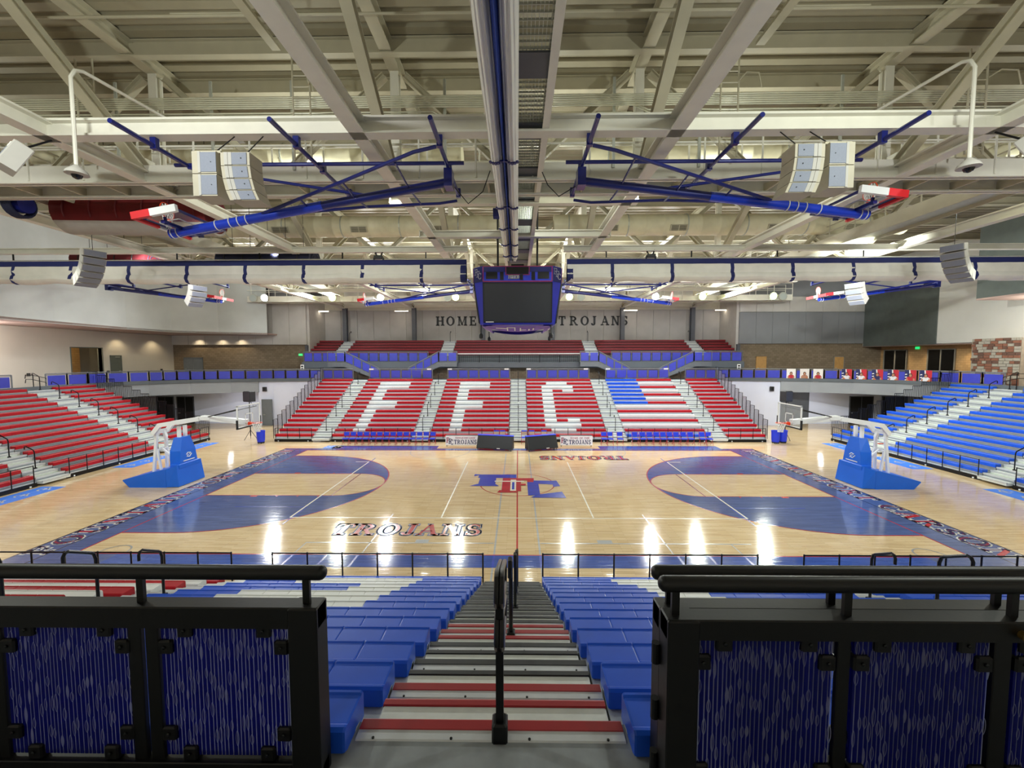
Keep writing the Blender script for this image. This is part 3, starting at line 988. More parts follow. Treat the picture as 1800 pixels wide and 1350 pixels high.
# transverse beam that carries the near hoops
t = thing('transverse_beam', 'long pale steel beam crossing the whole hall in front, hoops clamped to it', 'beam', (0, -10.3, 0))
MB().ibeam((-12.9, 0, ZB+.2), (12.9, 0, ZB+.2), .34, .4, .05).build('beam', 'steel_white', t)
for x in (-11.43, -3.81, 3.81, 11.43):
    MB().box(x-.01, x+.01, -.17, .17, ZB+.04, ZB+.36).build('stiffener', 'steel_white', t)
    for dx in (-.32, .32):
        MB().box(x+dx-.05, x+dx+.05, -.03, .03, ZB+.1, ZB+.3).build('splice_plate', 'steel_white', t)
t = thing('transverse_beam', 'long pale steel beam crossing the hall beyond the scoreboard, far hoops clamped to it', 'beam', (0, 10.3, 0))
MB().ibeam((-20, 0, ZB+.2), (20, 0, ZB+.2), .34, .4, .05).build('beam', 'steel_white', t)
for i, (y, x0, x1, lab) in enumerate(((-5.6, -4.45, 4.2, 'short pale beam across the centre bay, nearest behind the catwalk'), (-1.5, -4.35, 4.15, 'short pale beam across the centre bay, farther back near the scoreboard'))):
    t = thing('curtain_beam', lab, 'beam', (0, y, 0))
    MB().ibeam((x0, 0, ZB+.15), (x1, 0, ZB+.15), .3, .3, .04).build('beam', 'steel_white', t)
    for x in (x0+.02, x1-.02):
        MB().box(x-.02, x+.02, -.15, .15, ZB, ZB+.3).build('end_plate', 'steel_white', t)
for x0, x1, wd in ((-28, -2.5, 'left'), (2.35, 28, 'right')):
    t = thing('curtain_beam', 'long pale beam above the %s half of the cross curtain' % wd, 'beam', (0, 1.0, 0))
    MB().ibeam((x0, 0, ZB+.12), (x1, 0, ZB+.12), .26, .28, .04).build('beam', 'steel_white', t)
    n = 6
    for k in range(n):
        xx = x0+(x1-x0)*(k+.5)/n
        MB().box(xx-.03, xx+.03, -.02, .02, ZB-.35, ZB).build('hanger', 'rail_black', t)
    MB().tube((x0+.3, 0, ZB-.35), (x1-.3, 0, ZB-.35), .03).build('lighting_pipe', 'galvanised', t)

# ---- catwalks across the hall
def catwalk(y0, y1, xa, xb, label, floor_z=12.05):
    t = thing('catwalk', label, 'catwalk', (0, 0, 0))
    for y in (y0, y1):
        MB().box(xa, xb, y-.02, y+.02, ZB, 12.2).build('side_channel', 'steel_white', t)
        MB().box(xa, xb, y-.12, y+.12, ZB, ZB+.05).build('channel_flange', 'steel_white', t)
    n = int((xb-xa)/1.5)
    rib = MB().prism([(y0, ZB+.05), (y1, ZB+.05), (y1, ZB+.32), (y0+.3, ZB+.14)], 'x', -.03, .03).mesh('rib', 'steel_cream')
    for k in range(n):
        link('rib', rib, t).location = (xa+.6+k*1.5, 0, 0)
    g = MB()
    for k in range(12):
        yy = y0+.06+k*(y1-y0-.12)/11
        g.box(xa, xb, yy-.012, yy+.012, floor_z, floor_z+.03)
    for k in range(int((xb-xa)/.6)):
        g.box(xa+k*.6, xa+k*.6+.02, y0, y1, floor_z-.005, floor_z+.025)
    g.build('grating', 'galvanised', t)
    for y in (y0-.02, y1+.02):
        for z in (12.75, 13.25):
            MB().tube((xa, y, z), (xb, y, z), .03, 6).build('rail', 'steel_white', t)
    post = MB().tube((0, 0, 11.75), (0, 0, 13.27), .03, 6).mesh('rail_post', 'steel_white')
    k = xa+.4
    while k < xb:
        for y in (y0-.03, y1+.03):
            link('rail_post', post, t).location = (k, y, 0)
        k += 1.72
    return t
catwalk(-7.6, -6.45, -24, 24, 'white catwalk crossing the hall behind the near hoops, with pipe railings')
catwalk(20.2, 21.2, -26, 26, 'distant white catwalk crossing the hall with the floodlights on it')
# centre catwalk along the hall, grating with dark plates
t = thing('catwalk', 'narrow grating catwalk running away beside the centre curtain', 'catwalk', (0, 0, 0))
for x in (-.62, .69):
    MB().ibeam((x, -22, ZB+.2), (x, 12, ZB+.2), .16, .3, .03).build('side_beam', 'steel_white', t)
g = MB()
for k in range(18):
    xx = -.55+k*.067
    g.box(xx-.006, xx+.006, -22, 12, ZB+.2, ZB+.24)
k = -22
while k < 12:
    g.box(-.6, .65, k-.006, k+.006, ZB+.19, ZB+.235)
    k += .16
g.build('grating', 'galvanised', t)
pl = MB().box(-.6, .64, -.36, .36, ZB+.14, ZB+.18).mesh('cross_plate', 'column_grey')
k = -17.2
while k < 11:
    link('cross_plate', pl, t).location = (0, k, 0)
    k += 2.35
for x in (-.66, .78):
    MB().tube((x, -22, 12.9), (x, 12, 12.9), .02, 6).build('rail', 'steel_cream', t)
# right-hand and left-hand side catwalks running away
for sg, wd in ((-1, 'left'), (1, 'right')):
    t = thing('catwalk', 'cream catwalk with pipe railing running away along the %s side of the roof' % wd, 'catwalk', (sg*16.6, 0, 0))
    MB().box(-.03, .03, -8, 20, ZB+.45, ZB+1.0).build('side_channel', 'steel_cream', t)
    MB().box(sg*1.2-.03, sg*1.2+.03, -8, 20, ZB+.45, ZB+1.0).build('side_channel', 'steel_cream', t)
    MB().box(min(0, sg*1.2), max(0, sg*1.2), -8, 20, ZB+.6, ZB+.64).build('grating', 'galvanised', t)
    for z in (12.95, 13.25, 13.6):
        MB().tube((0, -8, z), (0, 20, z), .025, 6).build('rail', 'steel_cream', t)
    p = MB().tube((0, 0, 12.2), (0, 0, 13.62), .028, 6).mesh('rail_post', 'steel_cream')
    for k in range(17):
        link('rail_post', p, t).location = (0, -7.9+k*1.72, 0)
# cross bracing between the trusses
bm_ = MB().ibeam((-3.5, 0, ZT-.1), (-.3, 0, ZB+.5), .2, .2, .025)
bm_.ibeam((3.5, 0, ZT-.1), (.3, 0, ZB+.5), .2, .2, .025)
bme = bm_.mesh('brace', 'steel_cream')
for j, y in enumerate((-7.05, 3.3, 14.3)):
    for i, x in enumerate((-15.24, -7.62, 0, 7.62, 15.24)):
        o = link('brace', bme, None, (x, y, 0))
        struct(o); o.name = 'beam_brace'
for i, x in enumerate((-15.24, -7.62, 0, 7.62, 15.24)):
    o = struct(link('beam_tie', MB().ibeam((-3.6, 0, ZB+.16), (3.6, 0, ZB+.16), .22, .26, .03).mesh('beam_tie', 'steel_white'), None, (x, 14.3, 0)))
    o = struct(link('beam_tie', MB().ibeam((-3.6, 0, ZB+.16), (3.6, 0, ZB+.16), .22, .26, .03).mesh('beam_tie', 'steel_white'), None, (x, 25.6, 0)))
# ---- ducts
def duct(y, z, r, x0, x1, label, grilles):
    t = thing('air_duct', label, 'duct', (0, y, z))
    m = MB()
    vs, fs = [], []
    n = 18
    k = x0
    xs = []
    while k < x1:
        xs += [(k, r), (k+.9, r), (k+.92, r*1.02), (k+.98, r*1.02)]
        k += 1.0
    for xx, rr in xs:
        for i in range(n):
            a = 2*PI*i/n
            vs.append((xx, rr*math.cos(a), rr*math.sin(a)))
    for k in range(len(xs)-1):
        for i in range(n):
            j = (i+1) % n
            fs.append((k*n+i, k*n+j, k*n+n+j, k*n+n+i))
    fs += [tuple(range(n)), tuple(range(len(vs)-n, len(vs)))]
    m.add(vs, fs)
    m.build('duct_shell', 'duct_cream', t, True)
    gm = MB().box(-.46, .46, -.03, .03, -.16, .16).mesh('grille', 'steel_cream')
    gs = MB()
    for q in range(7):
        gs.box(-.4, -.02, -.04, -.02, -.13+q*.04, -.11+q*.04); gs.box(.02, .4, -.04, -.02, -.13+q*.04, -.11+q*.04)
    gs = gs.mesh('grille_slats', 'grille_dark')
    for gx in grilles:
        a = math.radians(-30)
        o = link('grille', gm, t)
        o.location = (gx, -r*math.cos(a)*1.02, r*math.sin(a)*1.02)
        o.rotation_euler = (math.radians(32), 0, 0)
        link('grille_slats', gs, o)
    rg = MB()
    for q in range(n):
        a, b = 2*PI*q/n, 2*PI*(q+1)/n
        rg.bar((0, r*1.03*math.cos(a), r*1.03*math.sin(a)), (0, r*1.03*math.cos(b), r*1.03*math.sin(b)), .05, .03)
    rg = rg.mesh('hanger_strap', 'galvanised')
    k = x0+.8
    while k < x1:
        link('hanger_strap', rg, t).location = (k, 0, 0)
        k += 3.2
    return t
duct(3.1, 13.55, .56, -20, -1.6, 'big cream round duct with grilles, left of the scoreboard', (-17.5, -12.9, -8.6, -4.2))
duct(3.1, 13.55, .56, 2.0, 21, 'big cream round duct with grilles, right of the scoreboard', (5.0, 8.7, 13.9, 18))
duct(-4.6, 13.75, .48, -19, -2.4, 'cream round duct just behind the near catwalk, left half', ())
duct(-4.6, 13.75, .48, 2.5, 19, 'cream round duct just behind the near catwalk, right half', ())
# ---- conduits and cable trays above the near catwalk
cd = thing('conduit_run', 'bundle of thin cream conduits running across above the near catwalk', 'conduit', (0, 0, 0))
for q in range(6):
    MB().tube((-21, -7.9, 13.68+q*.06), (21, -7.9, 13.68+q*.06), .022, 6).build('conduit', 'conduit', cd)
for q, z in enumerate((13.55, 13.62, 13.3)):
    MB().path([(-21, -7.75, z), (-2.5, -7.75, z), (-2.0, -7.75, z-.25), (-1.2, -7.75, z-.25), (-.9, -7.75, z)], .022, 6).build('conduit', 'conduit', cd)
    MB().path([(21, -7.75, z), (3.9, -7.75, z), (3.4, -7.75, z+.25), (2.4, -7.75, z+.25)], .022, 6).build('conduit', 'conduit', cd)
MB().tube((-24, -9.6, 15.0), (24, -9.6, 15.0), .035, 6).build('sprinkler_pipe', 'steel_cream', cd)
MB().tube((-24, -12.6, 15.1), (24, -12.6, 15.1), .02, 6).build('conduit', 'conduit', cd)
hd = MB().tube((0, 0, 0), (0, 0, .25), .012, 6).lathe([(.05, -.02), (.05, 0), (.015, .04)], 8).mesh('sprinkler', 'brass')
for x in (-9, -5.6, -2.6, 2.6, 5.6, 9):
    link('sprinkler', hd, cd).location = (x, -12.6, 14.9)
cd = thing('conduit_run', 'thin cream conduits running across beneath the roof beyond the scoreboard', 'conduit', (0, 0, 0))
for q, (y, z) in enumerate(((5.4, 13.0), (5.5, 13.1), (8.0, 12.6), (12.0, 12.6), (12.1, 12.7), (17, 12.5))):
    MB().tube((-21, y, z), (21, y, z), .025, 6).build('conduit', 'conduit', cd)
# ---- ladders and perforated channel hangers
def ladder(x, y, z0, z1, label):
    t = thing('roof_ladder', label, 'ladder', (x, y, 0))
    for sx in (-.25, .25):
        MB().tube((sx, 0, z0), (sx, 0, z1), .028, 6).build('side_rail', 'steel_cream', t)
    rg = MB().tube((-.25, 0, 0), (.25, 0, 0), .016, 6).mesh('rung', 'steel_cream')
    z = z0+.2
    while z < z1:
        link('rung', rg, t).location = (0, 0, z)
        z += .31
    MB().path([(.25, -.05, z1-.8), (.32, -.3, z1-.75), (.55, -.5, z1-.9), (.6, -.55, z1-1.3)], .02, 6).build('grab_rail', 'steel_cream', t)
ladder(-6.25, -8.1, 12.1, 15.0, 'cream ladder from catwalk to roof, left of the centre curtain')
ladder(6.1, -8.1, 12.1, 15.0, 'cream ladder from catwalk to roof, right of the centre curtain')
ladder(-12.6, -8.1, 12.1, 15.0, 'cream ladder near the left edge of the roof')
ladder(13.1, -8.1, 12.1, 15.0, 'cream ladder near the right edge of the roof')
ch = MB().box(-.04, .04, -.02, .02, 12.0, 14.6)
for q in range(26):
    ch.box(-.012, .012, -.024, .024, 12.05+q*.1, 12.1+q*.1)
chm = ch.mesh('hanger_channel', 'galvanised')
for k, (x, wd) in enumerate(((-12.1, 'beside the left-edge ladder'), (-9.2, 'in the second bay from the left'), (-6.75, 'beside the ladder left of the curtain'), (-2.15, 'just left of the curtain'), (2.9, 'just right of the curtain'), (5.45, 'beside the ladder right of the curtain'), (9.6, 'in the second bay from the right'))):
    tag(link('hanger_channel', chm, None, (x, -7.68, 0)), 'perforated steel channel hanging above the catwalk, ' + wd, 'hanger')
hl = MB().box(-.12, .12, -.9, .9, 0, .09).mesh('work_light', 'steel_cream')
for sg, wd in ((-1, 'left'), (1, 'right')):
    t = thing('work_light', 'hanging strip light with cross pipe above the %s ladder' % wd, 'light', (sg*6.6, -9.6, 14.75))
    MB().tube((-1.0 if sg > 0 else -2.2, 0, .3), (2.2 if sg > 0 else 1.0, 0, .3), .035, 6).build('cross_pipe', 'steel_cream', t)
    link('housing', hl, t)
    MB().tube((0, 0, .09), (0, 0, .7), .012, 6).build('hanger_rod', 'galvanised', t)
# ---- rolled wrestling mats slung in the roof
def mat_roll(loc, ln, r, rz, top, label, grey=True):
    t = thing('mat_roll', label, 'mat roll', loc, rz)
    n = 24
    def arc(a0, a1, rr, nm, mt, cap=False):
        m = MB()
        vs = []
        kk = 12
        for x in (-ln/2, ln/2):
            for i in range(kk+1):
                a = math.radians(a0+(a1-a0)*i/kk)
                vs.append((x, rr*math.cos(a), rr*math.sin(a)))
            for i in range(kk+1):
                a = math.radians(a1+(a0-a1)*i/kk)
                vs.append((x, (rr-.08)*math.cos(a), (rr-.08)*math.sin(a)))
        q = 2*(kk+1)
        fs = [(i, (i+1) % q, q+(i+1) % q, q+i) for i in range(q)]
        fs += [tuple(range(q)), tuple(range(q, 2*q))]
        m.add(vs, fs)
        return m.build(nm, mt, t, True)
    arc(-35, 214, r, 'cover', top)
    arc(214, 325, r*.99, 'underside', 'foam_grey' if grey else top)
    for x in (-ln/2+.06, ln/2-.06):
        m2 = MB().tube((x-.05, 0, 0), (x+.05, 0, 0), r*.93, 24)
        m2.build('end_coil', 'canvas_darkred' if top == 'canvas_red' else top, t)
        for k in range(1, 4):
            MB().path([(x+(.06 if x > 0 else -.06), r*.22*k*math.cos(2*PI*i/20), r*.22*k*math.sin(2*PI*i/20)) for i in range(20)], .02, 4, True).build('coil_edge', 'canvas_red' if top == 'canvas_red' else 'canvas_navy', t)
    k = -ln/2+.5
    while k < ln/2:
        a = MB()
        pts = [(k, (r+.02)*math.cos(math.radians(q)), (r+.02)*math.sin(math.radians(q))) for q in range(-35, 220, 15)]
        a.path(pts, .03, 4).build('strap', 'canvas_darkred' if top == 'canvas_red' else 'speaker_black', t)
        MB().tube((k, 0, r), (k, 0, 15.61-loc[2]), .012, 5).build('hoist_cable', 'speaker_black', t)
        k += .95
    return t
mat_roll((-14.75, -3.9, 11.95), 5.6, .78, .06, 'canvas_red', 'huge rolled mat slung in the roof, bright red cover and grey underside')
mat_roll((-22.5, 3.2, 11.7), 4.0, .72, .05, 'canvas_darkred', 'dark red rolled mat slung in the roof at the far left')
mat_roll((-13.2, 2.0, 11.35), 4.9, .72, 0, 'canvas_navy', 'navy rolled mat with red edge slung in the roof behind the hoop arm')
# ---- divider curtains, rolled up
def curtain_cross(x0, x1, label):
    t = thing('divider_curtain', label, 'curtain', (0, 0, 0))
    MB().tube((x0, .05, 11.0), (x1, .05, 11.0), .05, 8).build('top_pipe', 'curtain_navy', t)
    MB().box(x0, x1, -.1, .12, 10.75, 10.97).build('top_band', 'curtain_navy', t)
    # pouch of folded fabric: cross-section swept with gentle sag between straps
    n = max(2, int(abs(x1-x0)/.2))
    prof = [(-.12, 10.76), (-.17, 10.55), (-.14, 10.36), (-.2, 10.3), (-.24, 10.15), (-.16, 10.02), (.0, 9.96), (.16, 10.04), (.2, 10.3), (.12, 10.76)]
    vs, fs = [], []
    q = len(prof)
    for i in range(n+1):
        x = x0+(x1-x0)*i/n
        ph = ((x-x0) % 2.85)/2.85
        sag = math.sin(ph*PI)
        for (y, z) in prof:
            vs.append((x, y*(1+.18*sag)+.012*math.sin(x*7), z-.05*sag*(10.76-z)/.8-.02*math.sin(x*3.1)*(10.76-z)))
    for i in range(n):
        for j in range(q-1):
            fs.append((i*q+j, i*q+j+1, i*q+q+j+1, i*q+q+j))
    fs += [tuple(range(q)), tuple(range(n*q, n*q+q))]
    MB().add(vs, fs).build('fabric', 'curtain_white', t, True)
    sp = MB()
    pr = [(-.13, 10.8), (-.185, 10.55), (-.16, 10.36), (-.225, 10.3), (-.27, 10.15), (-.18, 9.99), (0, 9.93)]
    for a, b in zip(pr[:-1], pr[1:]):
        sp.bar((0, a[0], a[1]), (0, b[0], b[1]), .16, .03)
    sm = sp.mesh('strap', 'curtain_navy')
    k = x0 if x0 > 0 else x1
    s = 1 if x0 > 0 else -1
    MB().prism([(p[0]*1.08, p[1]-.02) for p in prof], 'x', *(sorted((k, k+s*.28)))).build('end_band', 'curtain_navy', t)
    d = 2.15
    while d < abs(x1-x0):
        link('strap', sm, t).location = (k+s*d, 0, 0)
        d += 2.85
    return t
curtain_cross(-28.2, -2.45, 'white divider curtain rolled up with navy straps, left half')
curtain_cross(2.4, 28.0, 'white divider curtain rolled up with navy straps, right half')
t = thing('divider_curtain', 'white and blue divider curtain rolled up, running away down the centre', 'curtain', (-.24, 0, 0))
n = 90
y0, y1 = -22.5, -3.7
def roll(cx, wdt, nf, mt, nm, zt, zb, amp, seed):
    """bundle of hanging folds: fold ridges run along the curtain"""
    vs, fs = [], []
    q = nf*4+2
    for i in range(n+1):
        y = y0+(y1-y0)*i/n
        tie = abs(((y+40.2) % 2.55)-1.27)/1.27
        wf = 1-.10*(1-tie)**4
        for j in range(q):
            u = j/(q-1)
            ang = PI*(1+u)
            x = cx+(wdt if nm != 'centre_folds' else wdt*max(.35, min(1, (-9.5-y)/9)))/2*math.cos(ang)*wf
            z = zb+(zt-zb)*(1-abs(math.sin(ang)))*.55 + amp*math.sin(u*nf*2*PI+seed) + .012*math.sin(y*2.3+u*9+seed)
            if j in (0, q-1): z = zt
            vs.append((x, y, z))
    for i in range(n):
        for j in range(q-1):
            fs.append((i*q+j, i*q+j+1, i*q+q+j+1, i*q+q+j))
    fs += [tuple(range(q)), tuple(range(n*q, n*q+q))]
    return MB().add(vs, fs).build(nm, mt, t, True)
roll(-.148, .27, 6, 'curtain_white', 'left_folds', 10.85, 10.12, .022, 0)
roll(.148, .27, 6, 'curtain_white', 'right_folds', 10.85, 10.12, .022, 1.3)
roll(0.0, .16, 3, 'curtain_blue', 'centre_folds', 10.85, 10.09, .02, .6)
MB().tube((0, y0, 11.0), (0, y1, 11.0), .05, 8).build('top_pipe', 'curtain_navy', t)
MB().box(-.24, .24, y0, y1, 10.8, 10.95).build('top_band', 'curtain_white', t)
tie = MB()
for sx in (-1, 1):
    for j in range(5):
        x = sx*(.06+j*.05)
        z = 10.09+.10*(abs(x-sx*.165)/.125)**2*.5
        tie.bar((x-.012, -.02, z), (x+.012, .03, z-.012), .045, .03)
tie.bar((-.07, 0, 10.13), (.07, 0, 10.13), .045, .03)
tm_ = tie.mesh('tie_cord', 'pipe_navy')
for y in (-12.35, -9.8, -8.0, -6.2, -4.6):
    link('tie_cord', tm_, t).location = (0, y, 0)
# motor box at the curtain end
tag(MB().box(-.75, -.45, -7.2, -6.9, 10.75, 11.0).build('curtain_motor', 'pipe_navy'), 'small dark motor box beside the centre curtain', 'motor')
# ================================================================== BLEACHERS
NR = 14
PITCH, RISE, Z0 = .611, .2865, .405
def seat_mesh(u0, u1, mt, joints=True, mod=.47):
    """plastic bench: moulded modules with open joints, front edge at v=0, top at z=.145"""
    m = MB()
    prof = [(0, -.03), (.0, .125), (.012, .147), (.03, .147), (.045, .139), (.245, .139), (.26, .149), (.278, .149), (.295, .132), (.30, .015), (.23, -.02), (.05, -.035)]
    n = max(1, round((u1-u0)/mod)) if joints else 1
    w_ = (u1-u0)/n
    for k in range(n):
        a, b = u0+k*w_+.0015, u0+(k+1)*w_-.0015
        vs = []
        q = len(prof)
        for x, s in ((a, .0), (a+.012, 1), (b-.012, 1), (b, 0)):
            for v, z in prof:
                vs.append((x, v if s else .14+(v-.14)*.97, z if s else .06+(z-.06)*.95))
        fs = [tuple(range(q)), tuple(reversed(range(3*q, 4*q)))]
        for i in range(3):
            for j in range(q):
                jj = (j+1) % q
                fs.append((i*q+j, i*q+jj, (i+1)*q+jj, (i+1)*q+j))
        m.add(vs, fs)
    return m.mesh('bench', mt)
_sm = {}
def seat_piece(u0, u1, mt, par, v, z, name='bench'):
    key = (round(u1-u0, 3), mt)
    if key not in _sm:
        _sm[key] = seat_mesh(0, u1-u0, mt)
    o = link(name, _sm[key], par)
    o.location = (u0, v, z)
    return o

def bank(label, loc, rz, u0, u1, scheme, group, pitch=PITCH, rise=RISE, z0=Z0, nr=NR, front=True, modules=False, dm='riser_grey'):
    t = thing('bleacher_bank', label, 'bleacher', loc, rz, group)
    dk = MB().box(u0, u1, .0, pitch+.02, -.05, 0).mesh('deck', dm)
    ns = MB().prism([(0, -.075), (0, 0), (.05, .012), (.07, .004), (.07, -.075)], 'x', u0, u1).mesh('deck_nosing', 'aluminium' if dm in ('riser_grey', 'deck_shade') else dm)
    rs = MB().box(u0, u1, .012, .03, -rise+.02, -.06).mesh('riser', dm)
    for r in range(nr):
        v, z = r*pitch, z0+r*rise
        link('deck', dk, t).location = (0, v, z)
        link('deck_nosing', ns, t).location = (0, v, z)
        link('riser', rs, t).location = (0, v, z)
        for a, b, mt in scheme(r):
            A, B = u0+(u1-u0)*a, u0+(u1-u0)*b
            if modules:
                n = max(1, round((B-A)/.47))
                for k in range(n):
                    seat_piece(A+(B-A)*k/n, A+(B-A)*(k+1)/n, mt, t, v-.075, z, 'seat_module')
            else:
                seat_piece(A, B, mt, t, v-.03, z)
    if front:
        MB().box(u0, u1, -.12, .0, .0, .19).build('base_skirt', 'rail_black', t)
        MB().box(u0+.02, u1-.02, .03, .06, .1, z0-.1).build('front_riser', 'riser_grey', t)
        MB().box(u0, u1, -.08, .16, .2, .24).build('front_step', 'aluminium', t)
        wh = MB().tube((-.04, 0, .05), (.04, 0, .05), .05, 10).mesh('wheel', 'aluminium')
        n = max(2, int((u1-u0)/1.6))
        for k in range(n):
            link('wheel', wh, t).location = (u0+.3+(u1-u0-.6)*k/(n-1), -.1, 0)
    return t
def solid(mt): return lambda r: [(0, 1, mt)]
def front_rail(label, loc, rz, u0, u1, bay=.93, top=1.12, zb=.42, mt='rail_black', cross=(.8,)):
    t = thing('front_rail', label, 'railing', loc, rz, 'front rails of the stands')
    MB().tube((u0, 0, top), (u1, 0, top), .02, 6).build('top_rail', mt, t)
    for c in cross:
        MB().tube((u0, 0, c), (u1, 0, c), .012, 6).build('mid_rail', mt, t)
    p = MB().tube((0, 0, zb-.35), (0, 0, top+.03), .022, 6).mesh('rail_post', mt)
    n = max(1, round((u1-u0)/bay))
    for k in range(n+1):
        link('rail_post', p, t).location = (u0+(u1-u0)*k/n, 0, 0)
    return t

_hr = {}
def handrail(label, loc, rz, group, mt='rail_black', scale=1.0):
    """single aisle post with a hooked grab bar; local +v goes up the stand"""
    if 'm' not in _hr:
        _hr['post'] = MB().tube((0, 0, .04), (0, 0, .86), .025, 8).path([(0, 0, .84), (0, .03, .94), (0, .08, .98)], .025, 8).mesh('post', mt)
        _hr['grab'] = MB().path([(0, .08, .98), (0, .42, 1.16), (0, .47, 1.15), (0, .5, 1.1), (0, .5, .99)], .025, 8).mesh('grab_bar', mt)
        _hr['base'] = MB().bbox(-.05, .05, -.05, .05, 0, .07, .008).mesh('base_plate', mt)
        _hr['m'] = 1
    t = thing('aisle_handrail', label, 'handrail', loc, rz, group)
    link('post', _hr['post'], t); link('grab_bar', _hr['grab'], t); link('base_plate', _hr['base'], t)
    return t

def aisle(label, loc, rz, u0, u1, group, pitch=PITCH, rise=RISE, z0=Z0, nr=NR, colors=None, cat='steps'):
    """stair aisle between two banks: row deck, nosing strip and a half-height step in front of every nosing"""
    t = thing('aisle_steps', label, cat, loc, rz, group)
    dk = MB().box(u0, u1, 0, pitch, -.05, 0).mesh('deck', 'deck_green')
    st = MB().bbox(u0+.03, u1-.03, -pitch*.5, .0, -rise+.0, -rise/2, .008).mesh('half_step', 'tread')
    rs = MB().box(u0, u1, .012, .03, -rise+.02, -.06).mesh('riser', 'aisle_riser_shade')
    nos = MB().prism([(-.01, -.07), (-.01, 0), (.0, .008), (.125, .008), (.132, .0), (.132, -.07)], 'x', u0, u1)
    strip = MB().prism([(-.014, -.05), (-.014, .006), (-.002, .013), (.06, .013), (.066, .004), (.066, -.05)], 'x', u0, u1)
    s2 = MB().prism([(-.014, -.05), (-.014, .006), (-.002, .011), (.04, .011), (.045, .004), (.045, -.05)], 'x', u0+.03, u1-.03)
    nm_ = nos.mesh('nosing', 'aluminium')
    cm = {c: (strip.mesh('nosing_strip', c), s2.mesh('step_strip', c)) for c in ('nose_red', 'nose_black', 'aluminium')}
    sc = MB()
    for k in range(4):
        sc.lathe([(.008, 0), (.008, .006)], 8, (u0+.1+(u1-u0-.2)*k/3, .12, .008))
    scm = sc.mesh('screws', 'screw')
    for r in range(nr):
        v, z = r*pitch, z0+r*rise
        c = ('aluminium', 'aluminium') if colors is None else colors(r)
        link('deck', dk, t).location = (0, v, z)
        link('riser', rs, t).location = (0, v, z)
        link('nosing', nm_, t).location = (0, v, z)
        link('nosing_strip', cm[c[0]][0], t).location = (0, v, z)
        if r > nr-8:
            link('screws', scm, t).location = (0, v, z)
        if r > 0 or True:
            link('half_step', st, t).location = (0, v, z)
            link('step_strip', cm[c[1]][1], t).location = (0, v-pitch*.5, z-rise/2)
    return t

# ---- far stand
FY = 10.72
def F_scheme(r):
    t = 13-r
    rd, wh = 'red_seat', 'white_seat'
    if t in (0, 13): return [(0, 1, rd)]
    if t in (1, 2): e = .69
    elif t in (6, 7): e = .62
    else: e = .385
    return [(0, .228, rd), (.228, e, wh), (e, 1, rd)]
def C_scheme(r):
    t = 13-r
    rd, wh = 'red_seat', 'white_seat'
    if t in (0, 13): return [(0, 1, rd)]
    if t in (1, 12): return [(0, .303, rd), (.303, .62, wh), (.62, 1, rd)]
    if t in (2, 11): return [(0, .23, rd), (.23, .70, wh), (.70, 1, rd)]
    if t in (3, 10): return [(0, .228, rd), (.228, .388, wh), (.388, .535, rd), (.535, .697, wh), (.697, 1, rd)]
    return [(0, .228, rd), (.228, .388, wh), (.388, 1, rd)]
def flag_scheme(r):
    t = 13-r
    if t == 13: return [(0, 1, 'blue_seat')]
    c = 'red_seat' if t % 2 == 0 else 'white_seat'
    if t <= 6: return [(0, .466, 'blue_seat'), (.466, 1, c)]
    return [(0, 1, 'white_seat' if t % 2 else 'red_seat')]
FS = [(-18.3, -15.45), (-14.0, -7.95), (-6.6, -.67), (.8, 6.75), (8.2, 14.2), (15.62, 18.46)]
labs = ['plain red bleacher bank at the left end of the far stand', 'red bleacher bank with a white letter F, left of another F', 'red bleacher bank with a white letter F beside the centre aisle', 'red bleacher bank with a white letter C', 'bleacher bank painted like a flag, blue corner and red and white stripes', 'plain red bleacher bank at the right end of the far stand']
sch = [solid('red_seat'), F_scheme, F_scheme, C_scheme, flag_scheme, solid('red_seat')]
for (a, b), lb, sc_ in zip(FS, labs, sch):
    bank(lb, (0, FY, 0), 0, a, b, sc_, 'banks of the far stand')
for i, (a, b) in enumerate(zip([f[1] for f in FS[:-1]], [f[0] for f in FS[1:]])):
    wd = ['between the end bank and the first F bank', 'between the two F banks', 'in the centre, between the F and C banks', 'between the C bank and the flag bank', 'between the flag bank and the right end bank'][i]
    aisle('grey stair aisle of the far stand ' + wd, (0, FY, 0), 0, a+.04, b-.04, 'far stand aisles')
    for k, r in enumerate((1, 4, 6, 9, 12)):
        handrail('black hooked handrail in the %s far aisle, %s from the floor' % (('leftmost', 'second', 'centre', 'fourth', 'rightmost')[i], ORD[k]), ((a+b)/2, FY+r*PITCH+.1, Z0+r*RISE), 0, 'far stand handrails')
for i, (a, b) in enumerate(FS):
    front_rail('low black front rail of the far stand, %s bank from the left' % ORD[i], (0, FY-.06, 0), 0, a+.05, b-.05, .98, 1.0, .45)
# end guards: stepping grey mesh panels in black frames
for sg, xx, wd in ((-1, -18.42, 'left'), (1, 18.58, 'right')):
    t = thing('end_guard', 'stepped black framed mesh guard on the %s end of the far stand' % wd, 'railing', (xx, FY, 0))
    fr = MB()
    pn = MB().box(-.006, .006, .03, PITCH-.03, .1, 1.2).mesh('mesh_panel', 'mesh_grey')
    fm = MB()
    for yy in (0, PITCH-.03): fm.box(-.015, .015, yy, yy+.03, -.2, 1.25)
    fm.box(-.015, .015, 0, PITCH, 1.22, 1.25); fm.box(-.015, .015, 0, PITCH, .05, .08)
    fm = fm.mesh('panel_frame', 'rail_black')
    for r in range(NR):
        for nm, me in (('panel_frame', fm), ('mesh_panel', pn)):
            link(nm, me, t).location = (0, r*PITCH, Z0+r*RISE)
    MB().box(-.01, .01, .1, NR*PITCH, 0, .05).build('foot_rail', 'rail_black', t)

